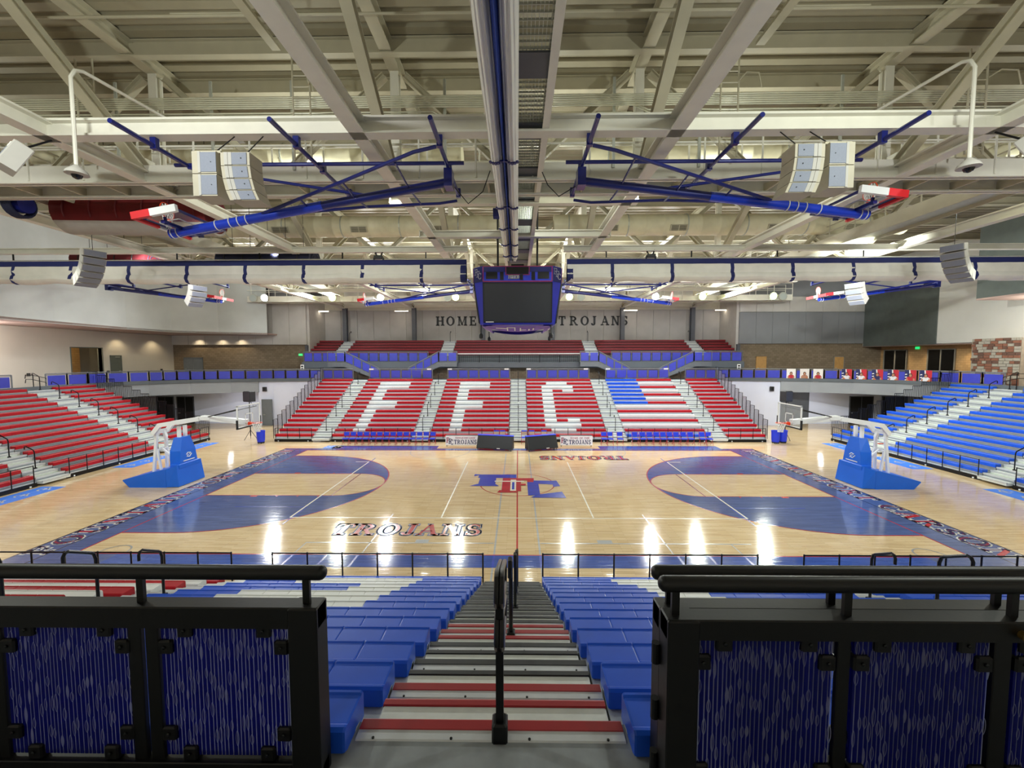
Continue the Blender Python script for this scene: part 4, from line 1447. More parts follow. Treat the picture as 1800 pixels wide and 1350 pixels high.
# ---- near stand (in front of the camera): seat modules are separate pieces
NP, NZ = .645, .2865
NY = -10.07
def flagN(r):
    k = 14-r
    if k <= 0: return [(0, 1, 'red_seat')]
    return [(0, 1, 'red_seat' if k % 2 == 0 else 'white_seat')] if r < 9 else [(0, 1, 'red_seat' if k % 2 else 'white_seat')]
# local u = -X because the bank is turned by 180 degrees
NRR = 14
def letterL(r):
    k = 13-r                       # k: counted from the platform
    bl, wh = 'blue_seat', 'white_seat'
    if k in (0, 1, 13): return [(0, 1, bl)]
    if k in (11, 12): return [(0, .26, bl), (.26, .78, wh), (.78, 1, bl)]
    if k in (9, 10): return [(0, .26, bl), (.26, .455, wh), (.455, 1, bl)]
    if k in (6, 7, 8): return [(0, .26, bl), (.26, .78, wh), (.78, 1, bl)]
    if k in (3,): return [(0, .6, bl), (.6, .78, wh), (.78, 1, bl)]
    return [(0, .6, bl), (.6, .78, wh), (.78, 1, bl)]
def letterR(r):
    k = 13-r
    bl, wh = 'blue_seat', 'white_seat'
    if k in (0, 1, 13): return [(0, 1, bl)]
    if k in (9, 10): return [(0, .35, bl), (.35, .75, wh), (.75, 1, bl)]
    if k in (3, 4, 5, 6, 7, 8): return [(0, .35, bl), (.35, .52, wh), (.52, 1, bl)]
    return [(0, .3, bl), (.3, .8, wh), (.8, 1, bl)]
gN = 'banks of the near stand'
bank('blue bleacher bank with white seats, left of the near centre aisle', (0, NY, 0), PI, .93, 6.35, letterL, gN, NP, NZ, .405, 14, True, True)
bank('red and white striped bleacher bank, far left of the near stand', (0, NY, 0), PI, 7.75, 13.9, flagN, gN, NP, NZ, .405, 14, True, False)
bank('blue bleacher bank with white seats, right of the near centre aisle', (0, NY, 0), PI, -6.2, -.66, lambda r: [(1-b, 1-a, c) for a, b, c in reversed(letterR(r))], gN, NP, NZ, .405, 14, True, True)
bank('blue bleacher bank beyond the right near aisle', (0, NY, 0), PI, -13.6, -7.6, solid('blue_seat'), gN, NP, NZ, .405, 14, True, False)
def ncol(r):
    k = 13-r
    rd, bk = 'nose_red', 'nose_black'
    return {0: (rd, rd), 1: (rd, bk), 2: (bk, bk), 3: (bk, rd), 4: (rd, rd)}.get(k, (bk, bk))
aisle('centre stair aisle running down from the landing, red and black nosings', (0, NY, 0), PI, -.64, .91, 'near stand aisles', NP, NZ, .405, 14, ncol)
aisle('stair aisle of the near stand on the left, beside the striped bank', (0, NY, 0), PI, 6.39, 7.71, 'near stand aisles', NP, NZ, .405, 14)
aisle('stair aisle of the near stand on the right', (0, NY, 0), PI, -7.56, -6.24, 'near stand aisles', NP, NZ, .405, 14)
for sg, wd, u in ((-1, 'left', -7.05), (1, 'right', 6.9)):
    for i, k in enumerate((1, 3, 5, 7, 9)):
        handrail('black hooked handrail in the %s near aisle, %s down from the landing' % (wd, ORD[i]), (u, NY-(13-k)*NP-.1, .405+(13-k)*NZ), PI, 'near aisle handrails')
for sg, wd, a, b in ((-1, 'left of the centre aisle', .9, 6.5), (1, 'right of the centre aisle', -6.3, -.68)):
    front_rail('thin black front rail at the foot of the near stand, ' + wd, (0, NY+.1, 0), PI, a, b, .93, 1.14, .5, 'rail_black', (.5,))
front_rail('thin black front rail at the foot of the near stand, far left', (0, NY+.1, 0), PI, 7.6, 13.9, .93, 1.14, .5, 'rail_black', (.5,))
front_rail('thin black front rail at the foot of the near stand, far right', (0, NY+.1, 0), PI, -13.9, -7.5, .93, 1.14, .5, 'rail_black', (.5,))
# centre aisle handrails
t = thing('aisle_handrail', 'tall black handrail with two looped bars at the landing edge, first in the centre aisle', 'handrail', (-.08, -18.55, CZ))
MB().bbox(-.045, .045, -.05, .05, 0, .11, .01).build('base_block', 'rail_black', t)
MB().box(-.022, .022, -.022, .022, .1, .95).build('post', 'rail_black', t)
for z0_, nm in ((.87, 'upper_loop'), (.62, 'lower_loop')):
    for dx in (-.014, .014):
        pts = [(dx, -.06, z0_+.02), (dx, -.02, z0_+.09), (dx, .04, z0_+.1), (dx, .5, z0_-.07), (dx, .54, z0_-.1), (dx, .55, z0_-.16), (dx, .5, z0_-.22), (dx, .04, z0_-.1), (dx, -.03, z0_-.07), (dx, -.07, z0_-.02)]
        MB().path(pts, .0155, 8, True).build(nm, 'rail_black', t, True)
for i, (k, dx) in enumerate(((4, -.02), (7, .02), (10, .03), (12, .05))):
    handrail('slim black hooked handrail in the centre aisle, %s after the tall one' % ORD[i], (-.04+dx, NY-(13-k)*NP-.1, .405+(13-k)*NZ), PI, 'centre aisle handrails')

# ---- side stands
SX, SP = 23.75, .655
LB = [(8.35, 11.2), (.85, 6.6), (-6.4, -.6)]
for sg, wd, mt, rz in ((-1, 'left', 'red_seat', PI/2), (1, 'right', 'blue_seat', -PI/2)):
    cw = 'red' if sg < 0 else 'blue'
    gname = 'banks of the %s stand' % wd
    for i, (a, b) in enumerate(LB):
        # left: local u=+Y ; right: local u=-Y
        u0, u1 = (a, b) if sg < 0 else (-b, -a)
        wh = ('nearest the far corner', 'in the middle', 'nearest the camera')[i]
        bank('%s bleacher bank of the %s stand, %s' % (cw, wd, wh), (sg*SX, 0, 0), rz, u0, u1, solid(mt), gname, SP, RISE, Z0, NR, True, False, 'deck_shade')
        front_rail('black front rail of the %s stand, bank %s' % (wd, wh), (sg*(SX-.1), 0, 0), rz, u0+.1, u1-.1, .95, 1.05, .45, 'rail_black', (.7,))
    for i, (a, b) in enumerate(((6.6, 8.35), (-.6, .85))):
        u0, u1 = (a, b) if sg < 0 else (-b, -a)
        wh = ('nearest the far corner', 'nearest the camera')[i]
        aisle('grey stair aisle of the %s stand, %s' % (wd, wh), (sg*SX, 0, 0), rz, u0+.04, u1-.04, 'side stand aisles', SP)
        for k, r in enumerate((1, 3, 5, 7, 9, 11, 13)):
            handrail('black hooked handrail in the %s stand aisle %s, %s from the floor' % (wd, wh, ORD[k]), (sg*(SX+r*SP+.1), (a+b)/2, Z0+r*RISE), rz, 'side stand handrails')
    # picket guard on the far end
    t = thing('end_guard', 'stepped black picket guard on the far end of the %s stand' % wd, 'railing', (sg*SX, 11.35, 0), rz)
    pk = MB()
    for q in range(7):
        pk.box(-.012, .012, q*SP/6-.012, q*SP/6+.012, .0, 1.15)
    pk.box(-.015, .015, 0, SP, 1.13, 1.17); pk.box(-.015, .015, 0, SP, .02, .06)
    pm_ = pk.mesh('picket_panel', 'rail_black')
    for r in range(NR):
        link('picket_panel', pm_, t).location = (0, r*SP, Z0+r*RISE)
    MB().box(-.01, .01, .05, NR*SP, .02, .08).build('foot_rail', 'rail_black', t)

# ---- balcony seats
BX = [(-21.5, -18.9), (-17.6, -8.0), (-6.6, 6.9), (8.3, 17.9), (19.2, 22.3)]
for i, (a, b) in enumerate(BX):
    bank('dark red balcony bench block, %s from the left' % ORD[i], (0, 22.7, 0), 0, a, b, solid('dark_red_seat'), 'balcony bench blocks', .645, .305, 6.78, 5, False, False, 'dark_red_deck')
for i, (a, b) in enumerate(zip([f[1] for f in BX[:-1]], [f[0] for f in BX[1:]])):
    aisle('short balcony stair aisle with white treads, %s from the left' % ORD[i], (0, 22.7, 0), 0, a+.05, b-.05, 'balcony aisles', .645, .305, 6.78, 5)
    handrail('black handrail at the top of the balcony aisle, %s from the left' % ORD[i], ((a+b)/2, 22.7+4.2*.645, 6.78+4*.305), 0, 'balcony handrails')
# ================================================================== GUARDRAILS WITH BLUE PANELS
def panel_rail(pts, label, z=CZ, zb=.27, zp=.95, zt=1.08, bay=1.05, group='blue panel guardrails', inset=.06, cap='rail_grey'):
    """guardrail through plan points: grey posts and rails, a blue resin panel in every bay"""
    t = thing('panel_guardrail', label, 'railing', (0, 0, 0), 0, group)
    P = [Vector((p[0], p[1], p[2] if len(p) > 2 else z)) for p in pts]
    top = MB(); bot = MB()
    for a, b in zip(P[:-1], P[1:]):
        up = Vector((0, 0, 1))
        top.tube(a+up*zt, b+up*zt, .035, 8)
        bot.bar(a+up*(zb-.06), b+up*(zb-.06), .05, .05)
        bot.bar(a+up*(zp+.05), b+up*(zp+.05), .04, .04)
        ln = (b-a).length
        n = max(1, round(ln/bay))
        d = (b-a)/n
        for k in range(n):
            p, q = a+d*k, a+d*(k+1)
            MB().bar(p+up*.02, p+up*zt, .06, .06).build('rail_post', cap, t)
            e = d.normalized()
            i = d.length*.09
            m = MB()
            nrm = e.cross(up).normalized()*.012
            c = [p+e*i+up*zb, q-e*i+up*zb, q-e*i+up*zp, p+e*i+up*zp]
            vs = [v-nrm for v in c] + [v+nrm for v in c]
            m.add(vs, [(0, 1, 2, 3), (7, 6, 5, 4), (0, 4, 5, 1), (1, 5, 6, 2), (2, 6, 7, 3), (3, 7, 4, 0)])
            m.build('rail_panel', 'rail_panel', t)
        MB().bar(b+up*.02, b+up*zt, .06, .06).build('rail_post', cap, t)
    top.build('top_rail', cap, t)
    bot.build('frame_rail', cap, t)
    return t
pl = [p for p in PLN if p[1] > 7]
def resamp(pts, step):
    out = [Vector(pts[0])]
    for a, b in zip(pts[:-1], pts[1:]):
        a, b = Vector(a), Vector(b)
        n = max(1, round((b-a).length/step))
        for k in range(n): out.append(a+(b-a)*(k+1)/n)
    return [tuple(v) for v in out]
cl = [(-32.75, 8.2), (-32.75, 9.6), (-32.35, 12.2), (-31.05, 14.55), (-28.9, 16.3), (-26.1, 17.55), (-22.75, 18.45), (-18.5, 19.1)]
panel_rail(resamp(cl, 1.1), 'long curved blue panel guardrail over the left corner', bay=1.3)
panel_rail([(-32.75, -5), (-32.75, 6.2)], 'blue panel guardrail behind the left stand, nearer the camera', bay=1.3)
cr = [(-p[0]+.1, p[1]) for p in cl]
panel_rail(resamp(cr, 1.1), 'long curved blue panel guardrail over the right corner, posters hung on it', bay=1.3)
panel_rail([(32.85, -5), (32.85, 6.2)], 'blue panel guardrail behind the right stand, nearer the camera', bay=1.3)
for i, (a, b) in enumerate(FS):
    if i in (0, 5):
        a, b = (a-.1, b) if i == 0 else (a, b+.1)
    t = panel_rail([(a+.05, 19.05), (b-.05, 19.05)], 'blue panel guardrail behind the far stand, %s bank from the left' % ORD[i], zt=1.1, zp=.95, bay=1.0)
    if 0 < i < 5:
        for xx in (a+.25, b-.35):
            MB().box(xx-.2, xx+.2, 19.0, 19.03, CZ+1.02, CZ+1.14).build('row_sign', 'letter_white', t)
# balcony rail and the four stairs in front of it
BY = 21.55
panel_rail([(-21.4, BY, 5.83), (-18.6, BY, 5.83)], 'blue panel rail on the balcony, left end', CZ, .12, .92, 1.05, 1.0)
panel_rail([(-17.0, BY+.4, 5.83), (-9.0, BY+.4, 5.83)], 'blue panel rail on the balcony, between the two left stairs', CZ, .12, .92, 1.05, .98)
panel_rail([(9.4, BY+.4, 5.83), (17.4, BY+.4, 5.83)], 'blue panel rail on the balcony, between the two right stairs', CZ, .12, .92, 1.05, .98)
panel_rail([(19.0, BY, 5.83), (22.2, BY, 5.83)], 'blue panel rail on the balcony, right end', CZ, .12, .92, 1.05, 1.0)
def stair(xt, xb, xe, label):
    """straight stair from balcony level at xt down to the concourse at xb; xe is the landing's far end"""
    s = 1 if xb > xt else -1
    t = panel_rail([(xe, BY-.9, 5.83), (xt, BY-.9, 5.83), (xb, BY-.9, CZ+.1)], 'blue panel rail of the ' + label, CZ, .14, .92, 1.05, .92)
    st = thing('balcony_stair', label, 'stairs', (0, 0, 0), 0, 'balcony stairs')
    a, b = Vector((xt, 0, 5.78)), Vector((xb, 0, CZ))
    for yy in (BY-.92, BY+.25):
        MB().prism([(xt, 5.85), (xb+s*.2, CZ+.1), (xb-s*.1, CZ), (xt-s*.1, 5.4), (xe, 5.4), (xe, 5.85)], 'y', yy-.03, yy+.03).build('stringer', 'rail_grey', st)
    MB().box(min(xe, xt), max(xe, xt), BY-.9, BY+.3, 5.72, 5.82).build('landing', 'fascia_dark', st)
    tr = MB().box(-.15, .15, BY-.9, BY+.25, -.02, .02).mesh('tread', 'riser_grey')
    n = 9
    for k in range(n):
        link('tread', tr, st).location = (xt+(xb-xt)*(k+.5)/n, 0, 5.8+(CZ-5.8)*(k+.7)/n)
stair(-16.9, -13.6, -18.6, 'leftmost balcony stair, running down to the right')
stair(-7.7, -10.7, -5.9, 'balcony stair left of centre, running down to the left')
stair(7.9, 10.9, 6.1, 'balcony stair right of centre, running down to the right')
stair(17.1, 13.8, 18.8, 'rightmost balcony stair, running down to the left')
t = thing('balcony_counter', 'long white-edged counter along the middle of the balcony', 'counter', (0, 0, 0))
MB().box(-5.9, 6.2, 21.3, 21.7, 6.62, 6.7).build('counter_top', 'letter_white', t)
bk = MB()
for k in range(60):
    bk.box(-5.8+k*.203, -5.78+k*.203, 21.5, 21.52, 5.85, 6.6)
bk.build('balusters', 'rail_black', t)
for k in range(7):
    MB().box(-5.8+k*2.0-.03, -5.8+k*2.0+.03, 21.4, 21.6, 5.8, 6.62).build('counter_post', 'rail_black', t)
# short grab rails at the head of each side aisle
for sg, wd in ((-1, 'left'), (1, 'right')):
    t = thing('landing_handrail', 'double bar handrail at the head of the %s stand aisle' % wd, 'handrail', (sg*32.6, 7.3, CZ))
    MB().tube((0, 0, 0), (0, 0, 1.1), .025, 8).build('post', 'rail_black', t)
    for z in (.75, 1.05):
        MB().path([(sg*-.9, 0, z-.3), (sg*-.85, 0, z-.2), (sg*.1, 0, z), (sg*.5, 0, z), (sg*.55, 0, z-.25)], .022, 8).build('bar', 'rail_black', t)

# ================================================================== FOREGROUND GUARDRAILS
def reed_panel(u0, u1, z0, z1, seed, step=.0185):
    """resin strips with clear reed lines between them; now and then a line opens into a long oval"""
    r = random.Random(seed)
    p, m = MB(), MB()
    u = u0
    g = .0032
    while u < u1-.004:
        nx = min(u1, u+step*r.uniform(.75, 1.25))
        p.box(u, nx-g, -.006, .006, z0, z1)
        m.box(nx-g, nx+g, -.004, .004, z0, z1)
        z = z1-r.uniform(0, .12)
        while z > z0+.08:
            ln = r.uniform(.055, .1)
            amp = r.uniform(.006, .0095)
            fill = r.random() < .12
            for sg in (-1, 1):
                prev = None
                for i in range(9):
                    q = i/8
                    zz = z-ln*q
                    xx = nx+sg*amp*math.sin(PI*q)**.7
                    cur = (nx if fill else xx-.0017, xx+.0017, zz)
                    if prev and zz > z0:
                        m.add([(prev[0], -.0075, prev[2]), (prev[1], -.0075, prev[2]), (cur[1], -.0075, cur[2]), (cur[0], -.0075, cur[2])], [(0, 1, 2, 3)])
                    prev = cur
            z -= ln+r.uniform(.05, .28)
        u = nx+g
    return p, m

def guard(label, X0, X1, Y, panels, zpipe, ztop, zlow, zpanel, zbot, postw, side, mull, pipe_end=0, seed=1, tops=()):
    """framed guardrail in the plane y=Y; panels: list of (xa, xb)"""
    t = thing('guardrail', label, 'railing', (0, Y, 0), 0, 'black guardrails at the landing')
    # top pipe
    xa, xb = (X0, X1)
    MB().tube((xa, 0, zpipe), (xb, 0, zpipe), .037, 20).build('top_pipe', 'frame_black', t, True)
    ex = xa if side > 0 else xb
    cap = MB().lathe([(.037, 0), (.033, .014), (.02, .026), (.004, .03)], 20)
    cap.xf(lambda v: Vector((ex+(-v.z if side > 0 else v.z), v.x, zpipe+v.y)))
    cap.build('pipe_cap', 'frame_black', t, True)
    MB().bbox(X0, X1, -.05, .05, zlow, ztop, .006).build('top_beam', 'frame_black', t)
    px = (X0, X0+postw) if side > 0 else (X1-postw, X1)
    MB().bbox(px[0], px[1], -.06, .06, CZ, ztop-.002, .006).build('end_post', 'frame_black', t)
    for a in mull:
        MB().bbox(a[0], a[1], -.014, .014, zbot-.06, zlow, .004).build('mullion', 'frame_black', t)
    MB().bbox(X0, X1, -.035, .035, zbot-.09, zbot-.02, .004).build('bottom_rail', 'frame_black', t)
    for x in tops:
        MB().bar((x, 0, ztop-.01), (x, 0, zpipe), .035, .02).build('pipe_bracket', 'frame_black', t)
    cl = MB().bbox(-.038, .038, -.024, .024, -.034, .034, .008).mesh('panel_clamp', 'frame_black')
    bolt = MB().lathe([(.009, 0), (.009, .006), (.004, .009)], 10).xf(lambda v: Vector((v.x, -.024-v.z, v.y))).mesh('clamp_bolt', 'screw')
    for i, (a, b) in enumerate(panels):
        pm, sm = reed_panel(a, b, zbot, zpanel, seed*10+i)
        p = pm.build('resin_panel', 'resin_blue', t)
        p['kind'] = 'stuff'
        s = sm.build('reed_strands', 'resin_strand', p)
        s['kind'] = 'stuff'
        wd = b-a
        for cx, cz in ((a+wd*.2, zpanel-.02), (a+wd*.82, zpanel-.02), (a+.028, zpanel-.11), (b-.028, zpanel-.11), (a+.028, zbot+.13), (b-.028, zbot+.13), (a+wd*.2, zbot+.02), (a+wd*.82, zbot+.02)):
            o = link('panel_clamp', cl, t)
            o.location = (cx, 0, cz)
            link('clamp_bolt', bolt, o)
    return t
guard('black framed guardrail with blue reed panels, left of the stair opening', -6.0, -.985, -18.78,
      [(-1.825, -1.165), (-2.65, -1.995), (-3.45, -2.82), (-4.28, -3.64), (-5.1, -4.46), (-5.92, -5.28)], 5.225, 5.065, 4.955, 4.945, 4.235, .15, -1,
      [(-1.905, -1.835), (-1.995, -1.925), (-2.73, -2.66), (-2.82, -2.75), (-3.55, -3.48), (-3.63, -3.56), (-4.37, -4.3), (-4.45, -4.38), (-5.19, -5.12), (-5.27, -5.2)], 0, 1, (-1.06, -1.92, -2.74, -3.55, -4.37, -5.2))
guard('black framed fixed guardrail behind the folded gate, right of the opening', .735, 6.0, -18.76,
      [(.9, 1.5), (1.66, 2.3), (2.45, 3.1), (3.26, 3.9), (4.06, 4.7), (4.86, 5.5)], 5.225, 5.065, 4.955, 4.94, 4.235, .06, 1,
      [(1.55, 1.61), (2.35, 2.41), (3.15, 3.21), (3.95, 4.01), (4.75, 4.81), (5.55, 5.61)], 0, 2, (.80, 1.62, 2.45, 3.25, 4.05, 4.85))
g = guard('black gate leaf with blue reed panels folded in front of the right guardrail', .705, 2.62, -18.96,
      [(.855, 1.485), (1.585, 2.2), (2.32, 2.55)], 5.275, 5.13, 5.035, 5.02, 4.245, .145, 1,
      [(1.505, 1.565), (2.22, 2.3)], 0, 3, (.755, 1.545, 2.3))
MB().lathe([(.02, 0), (.02, .02), (.028, .03), (.02, .045), (.005, .05)], 14).xf(lambda v: Vector((2.29+v.x, -.05-v.z, 5.075+v.y))).build('latch_knob', 'brass', g)
hg = MB().tube((0, 0, -.05), (0, 0, .05), .02, 10).mesh('hinge', 'frame_black')
for z in (4.35, 4.62, 4.9):
    link('hinge', hg, g).location = (.69, .06, z)
# ================================================================== THINGS
# ---- swing-up hoops
def swing_hoop(label, hx, hy, sg, zt, drop, zh=11.35, n_pipe=3):
    """hoop folded up under the roof: hinge at hx, mast lying towards sg*X; local x runs outward"""
    t = thing('folding_hoop', label, 'basketball hoop', (hx, hy, 0), 0, 'folding hoops under the roof')
    t.scale = (sg, 1, 1)
    A = Vector((0, 0, zh-.25))
    T = Vector((7.75, 0, zt))
    d = (T-A).normalized()
    up = Vector((-d.z, 0, d.x))
    def on(s, off=0.0, y=0.0): return A + d*s + up*off + Vector((0, y, 0))
    LM = (T-A).length
    for i, x in enumerate((0, 3.47, 6.95)[:n_pipe]):
        MB().tube((x, -2.5, zh+.1), (x, 2.0, zh+.1), .055, 10).build('clamp_pipe', 'pipe_navy', t)
        for y in (-1.35, .05, 1.9):
            MB().box(x-.07, x+.07, y-.06, y+.06, zh+.03, zh+.3).build('pipe_clamp', 'pipe_navy', t)
    MB().tube((-.45, -.3, zh+.12), (7.3, -.3, zh+.12), .05, 10).build('cross_pipe', 'pipe_navy', t)
    MB().tube(A, on(LM*.62), .115, 14).build('mast_sleeve', 'pipe_navy', t, True)
    MB().tube(on(LM*.45), T, .125, 14).build('mast', 'mast_blue', t, True)
    for s in (.72, .75, .78, .83, .97, .99):
        m = MB()
        m.path([on(LM*s, .137*math.cos(q), .137*math.sin(q)) for q in [2*PI*i/14 for i in range(14)]], .014, 5, True)
        m.build('u_bolt', 'strap_white', t)
    for y, nm in ((-1.55, 'brace'), (1.95, 'brace')):
        j = on(LM*.66, .05, .08 if y > 0 else -.08)
        q0 = Vector((.05, y, zh-.05))
        q1 = Vector((.6, y*.97, zh-.15))
        MB().path([q0, q1, q0.lerp(j, .5)+Vector((0, 0, .03)), j], .045, 8).build(nm, 'pipe_navy', t, True)
        for s in (.14, .33, .5):
            p = on(LM*s)
            c = q0.lerp(j, s/.66)
            MB().tube(p, c, .028, 6).build('strut', 'pipe_navy', t)
    MB().tube(Vector((6.95, -.3, zh+.05)), on(LM*.3, .08), .04, 8).build('fold_brace', 'pipe_navy', t)
    MB().box(-.11, .11, -.2, .2, zh-.42, zh+.05).build('hinge_block', 'pipe_navy', t)
    MB().tube((.05, .3, zh-.1), (.05, .75, zh-.05), .1, 10).build('winch', 'rail_black', t)
    # backboard lies along the mast with its playing face up
    b0, b1, hw = LM-.95, LM+.12, .915
    def bb(nm, s0, s1, ya, yb, o0, o1, mt):
        m = MB()
        vs = [on(s, o, y) for s in (s0, s1) for y in (ya, yb) for o in (o0, o1)]
        m.add(vs, [(0, 1, 3, 2), (4, 6, 7, 5), (0, 4, 5, 1), (2, 3, 7, 6), (0, 2, 6, 4), (1, 5, 7, 3)])
        return m.build(nm, mt, t)
    bb('backboard', b0, b1, -hw, hw, .2, .22, 'board_glass')
    fr = MB()
    for s in (b0, b1-.05): fr.bar(on(s+.025, .21, -hw), on(s+.025, .21, hw), .06, .05)
    for y in (-hw, hw): fr.bar(on(b0, .21, y), on(b1, .21, y), .06, .05)
    fr.build('board_frame', 'pipe_navy', t)
    sq = MB()
    for s in (b1-.2, b1-.65): sq.bar(on(s, .225, -.3), on(s, .225, .3), .05, .01)
    for y in (-.3, .3): sq.bar(on(b1-.65, .225, y), on(b1-.2, .225, y), .05, .01)
    sq.build('target_square', 'paint_white', t)
    for y0, y1, mt in ((-hw-.03, -.2, 'pad_red'), (-.2, .2, 'paint_white'), (.2, hw+.03, 'pad_red')):
        bb('edge_pad', b1-.02, b1+.06, y0, y1, .12, .3, mt)
    bb('edge_pad', b1-.42, b1+.07, -hw-.07, -hw+.03, .13, .31, 'pad_red')
    bb('edge_pad', b0-.03, b1-.42, -hw-.07, -hw+.03, .13, .31, 'paint_white')
    MB().tube(on(b1-.5, .0, -.6), on(b1-.5, .2, -.6), .04, 8).tube(on(b1-.5, 0, .6), on(b1-.5, .2, .6), .04, 8).bar(on(b1-.5, .06, -.7), on(b1-.5, .06, .7), .1, .08).build('board_bracket', 'pipe_navy', t)
    c = on(b1-.15, .62)
    rim = MB().path([c + up*(.23*math.cos(q)) + Vector((0, .23*math.sin(q), 0)) for q in [2*PI*i/20 for i in range(20)]], .012, 6, True)
    rim.tube(on(b1-.15, .22), on(b1-.15, .4), .045, 8)
    rim.build('rim', 'rim_orange', t)
    net = MB()
    for i in range(12):
        for sn in (-1, 1):
            a0 = 2*PI*i/12
            pr = None
            for q in range(5):
                rr = .225-.1*(q/4)**.7
                aa = a0+sn*q*2*PI/24
                pnt = c + up*(rr*math.cos(aa)) + Vector((0, rr*math.sin(aa), 0)) - d*0 + Vector((0, 0, -.11*q))*.8
                if pr is not None: net.bar(pr, pnt, .012, .012)
                pr = pnt
    net.build('net', 'net_white', t)
    return t
swing_hoop('folding hoop on a blue mast, near left under the roof', -1.85, -8.95, -1, 9.75, 0)
swing_hoop('folding hoop on a blue mast, near right under the roof', 1.75, -8.95, 1, 10.15, 0)
swing_hoop('small folding hoop beyond the scoreboard, left side', -3.3, 10.2, -1, 10.15, 0)
swing_hoop('small folding hoop beyond the scoreboard, right side', 3.3, 10.2, 1, 10.15, 0)
swing_hoop('folding hoop by the curved wall band at far left', -28.0, 8.3, 1, 10.15, 0)
swing_hoop('folding hoop below the curtain at far right', 28.0, 8.3, -1, 10.15, 0)
for pts, lab in (([(-1.75, -8.6, 11.1), (-1.4, -8.3, 10.75), (-1.0, -8.0, 11.2), (-.8, -7.75, 11.9)], 'thin black cable looping from the left hoop hinge'), ([(1.65, -8.6, 11.1), (1.2, -8.4, 10.9), (.9, -8.2, 11.3), (.72, -8.1, 11.75)], 'thin black cable looping from the right hoop hinge')):
    tag(MB().path(pts, .014, 6).build('power_cable', 'rail_black'), lab, 'cable')
